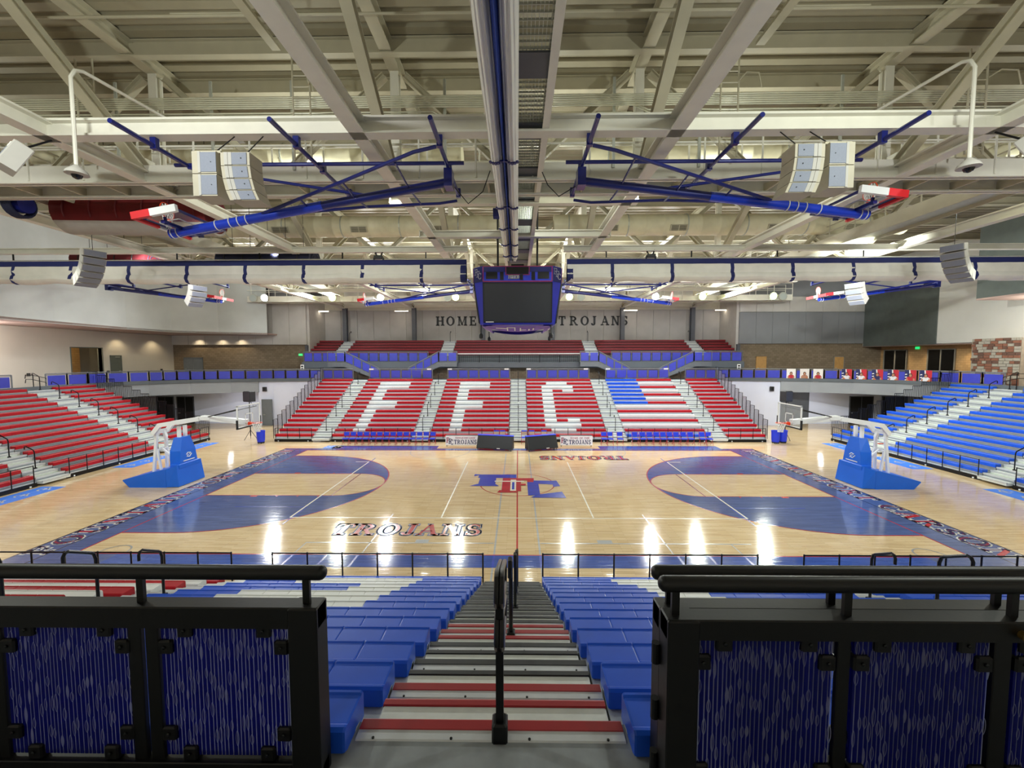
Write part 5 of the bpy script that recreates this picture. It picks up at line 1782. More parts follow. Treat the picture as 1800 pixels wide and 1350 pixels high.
# ---- scoreboard hung over centre court
sb = thing('scoreboard', 'blue four sided scoreboard with dark video screens hung over centre court', 'scoreboard', (.02, 0, 0))
hb, zt_, zm, zb_ = 1.52, 10.3, 9.62, 7.78
def octo(a, c): return [(-a, -c), (-c, -a), (c, -a), (a, -c), (a, c), (c, a), (-c, a), (-a, c)]
m = MB()
ra, rb_ = octo(1.95, 1.56), octo(1.68, 1.52)
rm = octo(1.93, 1.56)
vs = [(x, y, zt_) for x, y in ra] + [(x, y, zm) for x, y in rm] + [(x, y, zb_) for x, y in rb_]
fs = [tuple(range(8)), tuple(range(16, 24))]
for k in (0, 8):
    for i in range(8):
        j = (i+1) % 8
        fs.append((k+i, k+j, k+8+j, k+8+i))
m.add(vs, fs).build('housing', 'board_blue', sb)
for q in range(4):
    # the faces of the octagon: tilt inward towards the bottom
    def face(x, z, o):
        """point on the front face; x across, z height, o out"""
        if z > zm: y = -1.93-(.02)*(z-zm)/(zt_-zm)
        else: y = -1.68-(.25)*(z-zb_)/(zm-zb_)
        v = Vector((x, y-o, z))
        return Matrix.Rotation(q*PI/2, 3, 'Z') @ v
    def plate(nm, x0, x1, z0, z1, o, mt, par=None, th=.03):
        m = MB()
        vs = [face(x0, z0, o), face(x1, z0, o), face(x1, z1, o), face(x0, z1, o), face(x0, z0, o-th), face(x1, z0, o-th), face(x1, z1, o-th), face(x0, z1, o-th)]
        m.add(vs, [(0, 1, 2, 3), (7, 6, 5, 4), (0, 4, 5, 1), (1, 5, 6, 2), (2, 6, 7, 3), (3, 7, 4, 0)])
        return m.build(nm, mt, par or sb)
    sc = plate('video_screen', -1.5, 1.5, zb_+.12, zm-.06, .05, 'screen_dark')
    for x0, x1, z0, z1 in ((-1.53, -1.48, zb_+.08, zm-.03), (1.48, 1.53, zb_+.08, zm-.03), (-1.53, 1.53, zb_+.08, zb_+.13), (-1.53, 1.53, zm-.07, zm-.03)):
        plate('screen_frame', x0, x1, z0, z1, .07, 'speaker_black', sc)
    plate('maker_plate', -1.42, -1.06, zb_+.09, zb_+.13, .085, 'letter_white', sc, .012)
    fp = plate('score_panel', -1.5, 1.5, zm+.03, zt_-.03, .04, 'board_face')
    plate('dark_band', -1.48, 1.48, zt_-.26, zt_-.04, .05, 'board_navy', fp, .012)
    for x0, x1, z0, z1 in ((-1.53, -1.49, zm, zt_), (1.49, 1.53, zm, zt_), (-1.53, 1.53, zm-.0, zm+.04), (-1.53, 1.53, zt_-.03, zt_), (-.53, .53, zt_-.39, zt_-.36), (-.53, -.5, zt_-.38, zt_), (.5, .53, zt_-.38, zt_)):
        plate('trim_strip', x0, x1, z0, z1, .055, 'trim_magenta', fp, .02)
    plate('clock_window', -.48, .48, zt_-.35, zt_-.05, .06, 'digit_dark', fp, .02)
    for x0, x1 in ((-1.38, -.88), (.88, 1.38)):
        plate('score_window', x0, x1, zm+.13, zm+.43, .06, 'digit_dark', fp, .02)
    for x0, x1 in ((-.77, -.61), (.61, .77), (.1, .24)):
        plate('foul_window', x0, x1, zm+.08, zm+(.43 if x0 != .1 else .32), .06, 'digit_dark', fp, .02)
    O = face(-.4, zm+.13, .06)
    U = face(1, zm+.13, .06)-face(0, zm+.13, .06)
    N = Matrix.Rotation(q*PI/2, 3, 'Z') @ Vector((0, -1, 0))
    text(MB(), 'PERIOD', O, U, (0, 0, 1), N, .15, .48, .1, .06, .012).build('period_lettering', 'letter_white', fp)
    # corner faces carry the letters
    c0 = Matrix.Rotation(q*PI/2, 3, 'Z') @ Vector((-1.95, -1.56, 0))
    c1 = Matrix.Rotation(q*PI/2, 3, 'Z') @ Vector((-1.56, -1.95, 0))
    U2 = (c1-c0).normalized()
    N2 = Vector((U2.y, -U2.x, 0))
    cp = MB()
    b = [c0+U2*.01+N2*.012, c1-U2*.01+N2*.012]
    cp.add([(b[0].x, b[0].y, zm+.02), (b[1].x, b[1].y, zm+.02), (b[1].x, b[1].y, zt_-.02), (b[0].x, b[0].y, zt_-.02),
            (c0.x, c0.y, zm+.02), (c1.x, c1.y, zm+.02), (c1.x, c1.y, zt_-.02), (c0.x, c0.y, zt_-.02)],
           [(0, 1, 2, 3), (0, 4, 5, 1), (1, 5, 6, 2), (2, 6, 7, 3), (3, 7, 4, 0)])
    cp = cp.build('corner_panel', 'board_navy', sb)
    for ch, off, zz, mt in (('F', .03, zm+.34, 'letter_white'), ('F', .17, zm+.24, 'letter_white'), ('C', .28, zm+.14, 'letter_white')):
        text(MB(), ch, c0+U2*off+N2*.014+Vector((0, 0, zz)), U2, (0, 0, 1), N2, .26, .24, .1, 0, .006).build('corner_letter', mt, cp)
        text(MB(), ch, c0+U2*off+N2*.016+Vector((0, 0, zz)), U2, (0, 0, 1), N2, .26, .24, .1, -.03, .008).build('corner_letter', 'board_navy', cp)
    # sagging printed skirt underneath
    k = 14
    vs, fs = [], []
    for i in range(k+1):
        x = -1.45+2.9*i/k
        sag = 1-(x/1.45)**2
        p = Matrix.Rotation(q*PI/2, 3, 'Z') @ Vector((x, -1.62, zb_-.06))
        p2 = Matrix.Rotation(q*PI/2, 3, 'Z') @ Vector((x*.96, -1.2, zb_-.12-.18*sag))
        vs += [p, p2]
    for i in range(k): fs.append((2*i, 2*i+1, 2*i+3, 2*i+2))
    sk = MB().add(vs, fs).build('printed_skirt', 'purple_banner', sb)
    mk = MB()
    for x0, x1, z0, z1 in ((-1.0, -.5, .35, .5), (-.5, -.44, .2, .8), (-.15, -.1, .2, .8), (-.5, -.1, .2, .3), (.1, .16, .3, .8), (.16, .4, .6, .7), (.5, .56, .5, .8), (.7, .76, .4, .8)):
        def sp(x, v):
            sag = 1-(x/1.45)**2
            a = Vector((x, -1.62, zb_-.06)); b = Vector((x*.96, -1.2, zb_-.12-.18*sag))
            return Matrix.Rotation(q*PI/2, 3, 'Z') @ (a.lerp(b, v) + Vector((0, -.012, -.012)))
        mk.add([sp(x0, z0), sp(x1, z0), sp(x1, z1), sp(x0, z1)], [(0, 1, 2, 3)])
    mk.build('skirt_lettering', 'letter_white', sk)
    p = Matrix.Rotation(q*PI/2, 3, 'Z') @ Vector((-1.66, -1.5, 0))
    MB().tube((p.x, p.y, zb_), (p.x, p.y, zb_-.4), .03, 6).lathe([(.03, -.62), (.09, -.58), (.09, -.46), (.05, -.38)], 10, (p.x, p.y, zb_)).build('corner_camera', 'speaker_black', sb)
for x in (-.95, .95):
    for y in (-.5, .5):
        MB().tube((x, y, zt_), (x, y, 15.62), .025, 6).build('hoist_cable', 'speaker_black', sb)
MB().box(-.45, .45, -.4, .4, zt_, zt_+.25).build('hoist_frame', 'steel_cream', sb)
MB().box(-.3, .3, -.45, .45, zt_+.2, zt_+.42).build('hoist_motor', 'speaker_black', sb)

# ---- loudspeaker clusters
def cluster(x, y, z, sg, label):
    t = thing('speaker_cluster', label, 'speaker', (x, y, z))
    t.scale = (sg*.86, .86, .86)
    # local: subwoofer pair at -x, curved array at +x
    sw = MB()
    for k in (0, 1):
        z0 = -.52-k*.56
        b = MB().box(-.82, -.2, -.1, .55, z0, z0+.54).build('subwoofer', 'speaker_beige', t)
        MB().box(-.6, -.2, -.115, -.1, z0+.03, z0+.51).build('grille', 'speaker_grille', b)
        MB().box(-.66, -.6, -.12, -.1, z0+.01, z0+.53).build('grille_edge', 'speaker_white', b)
        MB().box(-.8, -.66, -.102, -.095, z0+.04, z0+.5).build('port', 'speaker_beige', b)
        MB().lathe([(.012, 0), (.012, .01)], 8).xf(lambda v: Vector((-.33+v.x, -.116-v.z, z0+.27+v.y))).build('badge', 'speaker_black', b)
    MB().box(-.82, -.15, .0, .5, .02, .08).build('rigging_frame', 'steel_cream', t)
    n = 4
    ang, p = math.radians(0), Vector((0, 0, .02))
    for k in range(n):
        h = .34
        ca, sa = math.cos(ang), math.sin(ang)
        def W(px, py, pz):
            """box frame turning downwards along the curve"""
            return Vector((px + p.x + (-pz)*sa*.9, py + p.y - (-pz)*sa*.55, p.z + pz*ca))
        def wb(nm, x0, x1, y0, y1, z0, z1, mt, par=None):
            m = MB()
            vs = [W(*q) for q in ((x0, y0, z0), (x1, y0, z0), (x1, y1, z0), (x0, y1, z0), (x0, y0, z1), (x1, y0, z1), (x1, y1, z1), (x0, y1, z1))]
            m.add(vs, [(0, 3, 2, 1), (4, 5, 6, 7), (0, 1, 5, 4), (1, 2, 6, 5), (2, 3, 7, 6), (3, 0, 4, 7)])
            return m.build(nm, mt, par or t)
        cab = wb('array_cabinet', -.12, .62, -.05, .5, -h+.008, -.008, 'speaker_beige')
        wb('grille', .17, .55, -.07, -.05, -h+.025, -.025, 'speaker_grille', cab)
        wb('front_plate', .08, .17, -.075, -.05, -h+.015, -.015, 'speaker_white', cab)
        wb('front_plate', -.02, .07, -.075, -.05, -h+.015, -.015, 'speaker_white', cab)
        wb('badge', .4, .425, -.08, -.07, -h+.16, -h+.19, 'speaker_black', cab)
        p = W(0, 0, -h)
        ang += math.radians(11)
    for xx in (-.6, .3):
        MB().tube((xx, .2, 0), (xx*.9, 1.2, (11.66-z)/.86), .015, 6).build('hanging_rod', 'rail_black', t)
    return t
cluster(-6.35, -11.35, 10.78, 1, 'grey loudspeaker cluster with box subs and curved array, near left')
cluster(6.5, -11.35, 10.86, -1, 'grey loudspeaker cluster with box subs and curved array, near right')
def line_array(x, y, z, rz, label, n=5, s=1.0):
    t = thing('line_array', label, 'speaker', (x, y, z), rz, 'curved speaker arrays')
    t.scale = (s, s, s)
    ang, p = math.radians(9), Vector((0, 0, 0))
    for k in range(n):
        h = .33
        ca, sa = math.cos(ang), math.sin(ang)
        def W(px, py, pz): return Vector((px, p.y + py*ca + pz*-sa, p.z + pz*ca + py*sa))
        m = MB()
        vs = [W(*q) for q in ((-.45, -.28, -h+.01), (.45, -.28, -h+.01), (.38, .28, -h+.01), (-.38, .28, -h+.01), (-.45, -.28, -.01), (.45, -.28, -.01), (.38, .28, -.01), (-.38, .28, -.01))]
        cab = m.add(vs, [(0, 3, 2, 1), (4, 5, 6, 7), (0, 1, 5, 4), (1, 2, 6, 5), (2, 3, 7, 6), (3, 0, 4, 7)]).build('array_cabinet', 'speaker_white', t)
        m = MB()
        vs = [W(*q) for q in ((-.42, -.3, -h+.03), (.42, -.3, -h+.03), (.42, -.28, -h+.03), (-.42, -.28, -h+.03), (-.42, -.3, -.03), (.42, -.3, -.03), (.42, -.28, -.03), (-.42, -.28, -.03))]
        m.add(vs, [(0, 3, 2, 1), (4, 5, 6, 7), (0, 1, 5, 4), (1, 2, 6, 5), (2, 3, 7, 6), (3, 0, 4, 7)]).build('grille', 'speaker_grille', cab)
        p = W(0, 0, -h)
        ang += math.radians(11)
    MB().tube((0, 0, -.05), (0, 0, (15.6-z)/s), .012, 6).build('hanging_rod', 'rail_black', t)
    return t
line_array(-17.85, -2.9, 10.85, 1.15, 'pale curved speaker array in front of the left cross curtain', 6, .84)
line_array(17.9, -2.9, 10.9, -1.15, 'pale curved speaker array in front of the right cross curtain', 6, .84)
line_array(-20.3, 6.2, 10.9, 1.2, 'small pale curved speaker array below the curtain, left', 4)
line_array(21.0, 6.2, 10.9, -1.2, 'small pale curved speaker array below the curtain, right', 4)
for sg, wd in ((-1, 'left'), (1, 'right')):
    t = thing('wall_speaker', 'white box speaker tilted down at the upper %s edge' % wd, 'speaker', (sg*11.05, -11.4, 10.72), sg*.5)
    t.rotation_euler = (math.radians(-28), 0, sg*.55)
    t.scale = (.76, .76, .76)
    MB().bbox(-.3, .3, -.2, .25, -.42, .42, .03).build('cabinet', 'speaker_white', t)
    MB().box(-.25, .25, -.215, -.2, -.36, .1).build('grille', 'speaker_grille', t)
    MB().box(-.14, .14, -.22, -.2, .16, .34).build('horn', 'strap_white', t)
    MB().tube((0, .05, .4), (0, .35, 1.1), .03, 6).build('bracket', 'rail_black', t)
    t = thing('dome_camera', 'white dome camera on a drop pole at the upper %s edge' % wd, 'camera', (sg*10.05, -11.0, 10.45))
    MB().lathe([(.01, .28), (.04, .27), (.2, .12), (.22, .06), (.13, .04)], 16).build('shroud', 'speaker_white', t, True)
    MB().lathe([(.02, -.05), (.08, -.02), (.11, .05)], 16).build('dome', 'window_black', t, True)
    MB().path([(0, 0, .25), (0, 0, 2.2), (0, .1, 2.4), (0, .3, 2.5), (.0, 3.4, 2.8)], .04, 8).build('drop_pole', 'steel_white', t, True)
# moving-head stage lights
for sg, x, wd in ((-1, -7.0, 'left'), (1, 6.7, 'right')):
    t = thing('stage_light', 'black moving head stage light hung above the %s cross curtain' % wd, 'light', (x, .9, 11.3))
    MB().box(-.2, .2, -.15, .15, .0, .14).build('base', 'speaker_black', t)
    MB().box(-.26, -.2, -.06, .06, -.4, .05).box(.2, .26, -.06, .06, -.4, .05).build('yoke', 'speaker_black', t)
    MB().lathe([(.06, -.2), (.16, -.16), (.18, .1), (.14, .2)], 14).xf(lambda v: Vector((v.x, v.z*.9, -.3+v.y*.8+v.z*.3))).build('head', 'speaker_black', t, True)
    MB().bar((-.1, 0, .12), (-.2, .1, .4), .05, .05).bar((.1, 0, .12), (.2, .1, .4), .05, .05).build('clamp', 'speaker_black', t)
# ---- floodlights on the far catwalk
hm = MB().lathe([(.06, .4), (.14, .36), (.2, .14), (.39, .0), (.39, -.03)], 18)
hm.xf(lambda v: Vector((v.x, v.z*.95+.0, v.y-.0)))
hm = hm.mesh('reflector', 'galvanised', True)
lens = {}
for nm in ('lamp_white', 'lamp_yellow', 'lamp_dim'):
    lens[nm] = MB().lathe([(.3, -.005), (.29, .0), (.01, .004)], 18).xf(lambda v: Vector((v.x, v.z-.04, v.y))).mesh('lamp_lens', nm)
brk = MB().box(-.03, .03, .1, .42, .02, .08).box(-.03, .03, .1, .16, -.1, .3).box(-.2, .2, .1, .16, .24, .3).mesh('bracket', 'galvanised')
FK = ['white', 'yellow', 'white', 'yellow', 'yellow', 'white', 'yellow', 'yellow']
for i, x in enumerate(FLOOD_X):
    t = thing('floodlight', 'glaring %s floodlight on the distant catwalk, %s from the left' % (FK[i], ORD[i]), 'light', (x, FLOOD_Y-.3, FLOOD_Z), 0, 'lit floodlights on the far catwalk')
    t.rotation_euler = (math.radians(8), 0, 0)
    link('reflector', hm, t); link('lamp_lens', lens['lamp_'+FK[i]], t); link('bracket', brk, t)
for x, wd in ((-25.2, 'beside the leftmost lit one'), (-6.6, 'left of the scoreboard'), (6.0, 'right of the scoreboard'), (24.9, 'beside the rightmost lit one')):
    t = thing('floodlight', 'dim grey floodlight on the distant catwalk, ' + wd, 'light', (x, FLOOD_Y-.3, FLOOD_Z-.02), 0, 'dim floodlights on the far catwalk')
    link('reflector', hm, t); link('lamp_lens', lens['lamp_dim'], t); link('bracket', brk, t)
sl = MB().bbox(-.75, .75, -.12, .12, 0, .12, .02).mesh('housing', 'steel_white')
tl = MB().bbox(-.7, .7, -.1, .1, -.05, .01, .02).mesh('tube', 'tube_warm')
for x, wd in ((-22.2+.9, 'by the left niche wall'), (-12.6, 'above the balcony, left'), (12.2, 'above the balcony, right'), (22.0, 'by the right niche wall')):
    t = thing('strip_light', 'glowing strip light ' + wd, 'light', (x, 25.6, 11.35), 0, 'glowing strip lights over the balcony')
    link('housing', sl, t); link('tube', tl, t)
    for dx in (-.5, .5):
        MB().tube((dx, 0, .1), (dx, 0, .5), .012, 5).build('hanger_rod', 'galvanised', t)
# ---- exit signs
def exit_sign(loc, rz, label):
    t = thing('exit_sign', label, 'sign', loc, rz)
    MB().bbox(-.2, .2, -.03, .03, 0, .22, .008).build('sign_box', 'exit_green', t)
    text(MB(), 'E', (-.16, -.035, .04), (1, 0, 0), (0, 0, 1), (0, -1, 0), .14, .08).build('sign_letter', 'letter_white', t)
    text(MB(), 'I', (.0, -.035, .04), (1, 0, 0), (0, 0, 1), (0, -1, 0), .14, .04).build('sign_letter', 'letter_white', t)
    text(MB(), 'T', (.06, -.035, .04), (1, 0, 0), (0, 0, 1), (0, -1, 0), .14, .08).build('sign_letter', 'letter_white', t)
    m = MB()
    m.add([(-.075, -.037, .04), (-.055, -.037, .04), (-.005, -.037, .18), (-.025, -.037, .18)], [(0, 1, 2, 3)])
    m.add([(-.025, -.037, .04), (-.005, -.037, .04), (-.055, -.037, .18), (-.075, -.037, .18)], [(0, 1, 2, 3)])
    m.build('sign_letter', 'letter_white', t)
exit_sign((-22.6, 23.27, 6.5), 0, 'green exit sign on the left brick wall near the balcony')
exit_sign((37.16, 19.3, 7.0), PI/2, 'green exit sign between the dark windows on the right')
exit_sign((-32.85, 19.37, 3.0), 0, 'green exit sign above the dark doors under the left concourse')
exit_sign((33.8, 19.37, 3.0), 0, 'green exit sign above the dark doors under the right concourse')

# ---- portable hoops
def portable(loc, sg, label):
    """base near local x 0..2, boom reaching along +x over the court"""
    t = thing('portable_hoop', label, 'basketball hoop', loc, 0 if sg > 0 else PI, 'portable hoops')
    hw = .92
    b = MB()
    b.prism([(-1.78, .0), (.04, .0), (.04, .88), (-.1, .88), (-2.08, .38), (-2.1, .33)], 'y', -hw, hw).build('base_wedge', 'base_blue', t)
    fp = MB()
    vs = [(.05, -hw, .02), (.62, -hw+.05, .02), (.62, hw-.05, .02), (.05, hw, .02), (.05, -hw, .9), (.5, -hw+.12, 1.05), (.5, hw-.12, 1.05), (.05, hw, .9)]
    fp.add(vs, [(0, 3, 2, 1), (4, 5, 6, 7), (0, 1, 5, 4), (1, 2, 6, 5), (2, 3, 7, 6), (3, 0, 4, 7)]).build('front_pad', 'base_blue', t)
    tp = MB()
    vs = [(.02, -.62, .88), (.5, -.58, 1.0), (.5, .58, 1.0), (.02, .62, .88), (.06, -.34, 2.35), (.42, -.26, 2.35), (.42, .26, 2.35), (.06, .34, 2.35), (.0, -.55, 1.7), (.48, -.48, 1.7), (.48, .48, 1.7), (.0, .55, 1.7)]
    tp.add(vs, [(0, 3, 2, 1), (4, 5, 6, 7), (0, 1, 9, 8), (1, 2, 10, 9), (2, 3, 11, 10), (3, 0, 8, 11), (8, 9, 5, 4), (9, 10, 6, 5), (10, 11, 7, 6), (11, 8, 4, 7)]).build('mast_pad', 'base_blue', t)
    MB().bbox(.08, .54, -.7, .7, .86, 1.08, .03).build('shoulder_pad', 'base_blue', t)
    # emblem on the mast pad
    em = MB()
    for yy in (-1, 1):
        em.path([(.495, -.17*yy+.02, 1.46), (.5, -.05*yy, 1.55 if yy > 0 else 1.33), (.5, .12*yy, 1.52 if yy > 0 else 1.36), (.5, .03*yy, 1.45)], .022, 6)
    em.build('pad_emblem', 'paint_white', t)
    MB().box(.5, .515, -.36, .36, 1.16, 1.2).build('pad_lettering', 'paint_white', t)
    fr = MB()
    for y in (-.32, .32):
        fr.bar((.22, y*.6, 2.2), (.22, y*.6, 2.9), .12, .14)                  # front column
        fr.bar((-.98, y*1.25, .55), (-.86, y*.9, 2.35), .11, .11)             # rear leg
        fr.bar((-.6, y*1.2, .6), (-.84, y*.9, 1.75), .09, .09)
        fr.bar((-.86, y*.9, 2.3), (-.92, y*.75, 2.62), .12, .14)
    fr.build('support_column', 'paint_white', t)
    MB().bar((-.84, 0.0, 1.75), (.05, 0.0, 1.0), .07, .07).bar((-.95, -.3, 1.72), (-.8, .3, 1.72), .06, .06).build('diagonal_strut', 'paint_white', t)
    ar = MB()
    for y in (-.42, .42):
        ar.bar((-.92, y, 2.55), (-.55, y*.98, 3.0), .13, .2)
        ar.bar((-.6, y, 2.98), (1.35, y*.7, 3.28), .13, .2)
    ar.bar((-.92, -.44, 2.6), (-.92, .44, 2.6), .1, .2)
    ar.bar((.25, -.36, 3.05), (.25, .36, 3.05), .1, .12)
    ar.bar((1.2, -.25, 3.3), (1.75, -.1, 3.3), .14, .18); ar.bar((1.2, .25, 3.3), (1.75, .1, 3.3), .14, .18)
    ar.build('upper_arm', 'paint_white', t)
    MB().bar((1.3, 0, 3.3), (3.55, 0, 3.1), .3, .24).build('boom', 'paint_white', t)
    for y in (-.75, .75):
        MB().tube((1.65, y*.2, 3.36), (3.6, y, 3.82), .025, 6).build('board_stay', 'rail_black', t)
    MB().box(-1.0, -.75, -.03, .03, 2.0, 2.04).build('lock_handle', 'rim_orange', t)
    X = 3.66
    MB().box(X-.015, X+.0, -.9, .9, 2.92, 3.96).build('backboard', 'board_glass', t)
    f = MB()
    f.box(X-.03, X+.02, -.915, .915, 3.94, 3.99); f.box(X-.03, X+.02, -.915, -.86, 2.9, 3.98); f.box(X-.03, X+.02, .86, .915, 2.9, 3.98); f.box(X-.03, X+.02, -.915, .915, 2.9, 2.95)
    f.build('board_frame', 'paint_white', t)
    q = MB()
    q.box(X+.001, X+.006, -.305, .305, 3.5, 3.55); q.box(X+.001, X+.006, -.305, .305, 3.07, 3.1); q.box(X+.001, X+.006, -.305, -.255, 3.07, 3.55); q.box(X+.001, X+.006, .255, .305, 3.07, 3.55)
    q.build('target_square', 'paint_white', t)
    p = MB()
    p.box(X-.04, X+.03, -.95, -.88, 2.86, 3.3); p.box(X-.04, X+.03, .88, .95, 2.86, 3.3); p.box(X-.04, X+.03, -.95, .95, 2.85, 2.91)
    p.build('edge_pad', 'pad_black', t)
    r = MB().path([(X+.4+.228*math.cos(a), .228*math.sin(a), 3.05) for a in [2*PI*i/24 for i in range(24)]], .012, 6, True)
    r.box(X, X+.18, -.06, .06, 2.98, 3.07); r.box(X+.0, X+.03, -.12, .12, 2.95, 3.1)
    r.build('rim', 'rim_orange', t)
    net = MB()
    for i in range(12):
        for sn in (-1, 1):
            pr = None
            for k in range(6):
                rr = .225-.105*min(1, k/4)
                aa = 2*PI*i/12+sn*k*2*PI/24
                pn = Vector((X+.4+rr*math.cos(aa), rr*math.sin(aa), 3.04-.09*k))
                if pr is not None: net.bar(pr, pn, .014, .014)
                pr = pn
    net.build('net', 'net_white', t)
    for y in (-.6, .6):
        MB().tube((-.3, y-.05, .03), (-.3, y+.05, .03), .03, 8).build('caster', 'pad_black', t)
portable((-17.15, .2, 0), 1, 'white armed portable hoop on a blue padded base, left end of the court')
portable((17.1, .2, 0), -1, 'white armed portable hoop on a blue padded base, right end of the court')

# ---- chairs on the far sideline
def chair_proto(label, loc, group, blue=True):
    t = thing('folding_chair', label, 'chair', loc, 0, group)
    MB().bbox(-.2, .2, -.21, .2, .43, .49, .02).build('seat', 'chair_blue', t)
    MB().bbox(-.2, .2, .2, .245, .62, .9, .012).build('backrest', 'chair_blue' if blue else 'chair_tan', t)
    lm1 = MB().tube((0, -.2, 0), (0, .22, .92), .014, 6).mesh('leg', 'chair_red')
    lm2 = MB().tube((0, .22, 0), (0, -.1, .45), .014, 6).mesh('leg', 'chair_red')
    for x in (-.21, .21):
        link('leg', lm1, t).location = (x, 0, 0)
        link('leg', lm2, t).location = (x, 0, 0)
    MB().tube((-.21, -.12, .17), (.21, -.12, .17), .01, 6).tube((-.21, .14, .15), (.21, .14, .15), .01, 6).build('stretcher', 'chair_red', t)
    if not blue:
        MB().bbox(-.2, .2, .19, .25, .86, .95, .012).build('back_cap', 'chair_blue', t)
    return t
CY = 9.5
xl = [-12.44+.485*k for k in range(14)]
ch0 = chair_proto('blue folding chair, first from the left in the long left row', (xl[0], CY, 0), 'left row of folding chairs')
for k in range(1, 14):
    dup(ch0, (xl[k], CY, 0), 0, 'blue folding chair, %s from the left in the long left row' % ORD[k])
sx_ = .2778
xr = [(900+q*sx_-913)*30.5/748 for q in (587, 625, 688, 783, 832, 876, 920, 962, 1003, 1045, 1090, 1135, 1208, 1250)]
for k, x in enumerate(xr):
    dup(ch0, (x+.12, CY, 0), 0, 'blue folding chair, %s from the left in the long right row' % ORD[k], 'right row of folding chairs')
ct = chair_proto('tan backed chair with blue cap behind the screens, leftmost of five', (-1.55, 9.95, 0), 'tan backed chairs behind the screens', False)
for k, x in enumerate((-1.1, .5, 1.05, 1.95)):
    dup(ct, (x, 9.95, 0), 0, 'tan backed chair with blue cap behind the screens, %s from the left of five' % ORD[k+1])
# ---- banner tables and tilted display screens
def banner_table(x0, x1, l1, label):
    t = thing('banner_table', label, 'table', ((x0+x1)/2, 8.85, 0))
    w_ = x1-x0
    MB().box(-w_/2, w_/2, -.02, .55, .72, .76).build('table_top', 'speaker_black', t)
    for x in (-w_/2+.1, w_/2-.1):
        MB().tube((x, .05, 0), (x, .05, .72), .02, 6).build('leg', 'rail_black', t)
        MB().tube((x, .5, 0), (x, .5, .72), .02, 6).build('leg', 'rail_black', t)
    bn = MB().box(-w_/2+.02, w_/2-.02, -.04, -.02, .12, .78).build('banner', 'banner_white', t)
    text(MB(), 'TROJANS', (-w_/2+.62, -.042, .2), (1, 0, 0), (0, 0, 1), (0, -1, 0), .3, w_-.75, .1, .02, .004).build('banner_lettering', 'letter_navy', bn)
    text(MB(), l1, (-w_/2+.72, -.042, .58), (1, 0, 0), (0, 0, 1), (0, -1, 0), .11, w_-.95, .12, .02, .004).build('banner_lettering', 'trim_magenta', bn)
    for c, dx, dz, mt in (('F', .08, .3, 'trim_magenta'), ('F', .24, .22, 'letter_navy'), ('C', .36, .16, 'letter_navy')):
        text(MB(), c, (-w_/2+dx, -.042, dz), (1, 0, 0), (0, 0, 1), (0, -1, 0), .36, .2, .1, .02, .005).build('banner_emblem', mt, bn)
    return t
banner_table(-5.1, -2.75, 'FOUNTAIN FORT CARSON', 'white banner table left of the two dark screens')
banner_table(3.0, 5.3, 'HOME OF THE', 'white banner table right of the two dark screens')
def wedge_screen(loc, rz, ln, label):
    t = thing('wedge_screen', label, 'display', loc, rz)
    MB().prism([(-.2, .12), (.45, .12), (.4, .95), (.2, .95)], 'x', -ln/2, ln/2).build('case', 'speaker_black', t)
    m = MB()
    a, b = Vector((-.21, .16)), Vector((.19, .94))
    m.add([(-ln/2+.1, a.x-.01, a.y), (ln/2-.04, a.x-.01, a.y), (ln/2-.04, b.x-.01, b.y), (-ln/2+.1, b.x-.01, b.y),
           (-ln/2+.1, a.x+.02, a.y), (ln/2-.04, a.x+.02, a.y), (ln/2-.04, b.x+.02, b.y), (-ln/2+.1, b.x+.02, b.y)],
          [(0, 1, 2, 3), (0, 4, 5, 1), (1, 5, 6, 2), (2, 6, 7, 3), (3, 7, 4, 0)])
    sc = m.build('screen', 'wedge_dark', t)
    MB().box(.2, .42, -.235, -.21, .15, .19).build('maker_plate', 'letter_white', sc)
    MB().bbox(-ln/2-.02, ln/2+.02, .16, .46, .95, 1.0, .012).build('top_pad', 'chair_blue', t)
    for x in (-ln/2+.08, ln/2-.08):
        for y in (-.12, .38):
            MB().tube((x, y, 0), (x, y, .14), .025, 6).build('foot', 'rail_black', t)
    return t
wedge_screen((-1.55, 7.75, 0), -.22, 2.5, 'dark wedge display with blue top pad, left of the centre line')
wedge_screen((1.7, 7.75, 0), .36, 2.2, 'dark wedge display with blue top pad, right of the centre line')
# ---- bins
def bin_(loc, label, group=None):
    t = thing('trash_bin', label, 'bin', loc, 0, group)
    MB().lathe([(.24, .12), (.27, .3), (.29, .88), (.31, .9), (.31, .94), (.27, .94), (.25, .3), (.2, .25)], 18).build('barrel', 'bin_blue', t, True)
    dl = MB().lathe([(.24, .06), (.25, .1), (.2, .12)], 14)
    dl.build('dolly', 'pad_black', t)
    cs = MB().tube((-.02, 0, .035), (.02, 0, .035), .035, 8).mesh('caster', 'pad_black')
    for a in range(4):
        link('caster', cs, t).location = (.18*math.cos(a*PI/2+.7), .18*math.sin(a*PI/2+.7), 0)
bin_((-18.95, 10.0, 0), 'single blue round bin left of the far stand')
bin_((18.85, 10.15, 0), 'blue round bin right of the far stand, nearer the bleachers', 'bins right of the far stand')
bin_((19.5, 10.35, 0), 'blue round bin right of the far stand, the outer of two', 'bins right of the far stand')
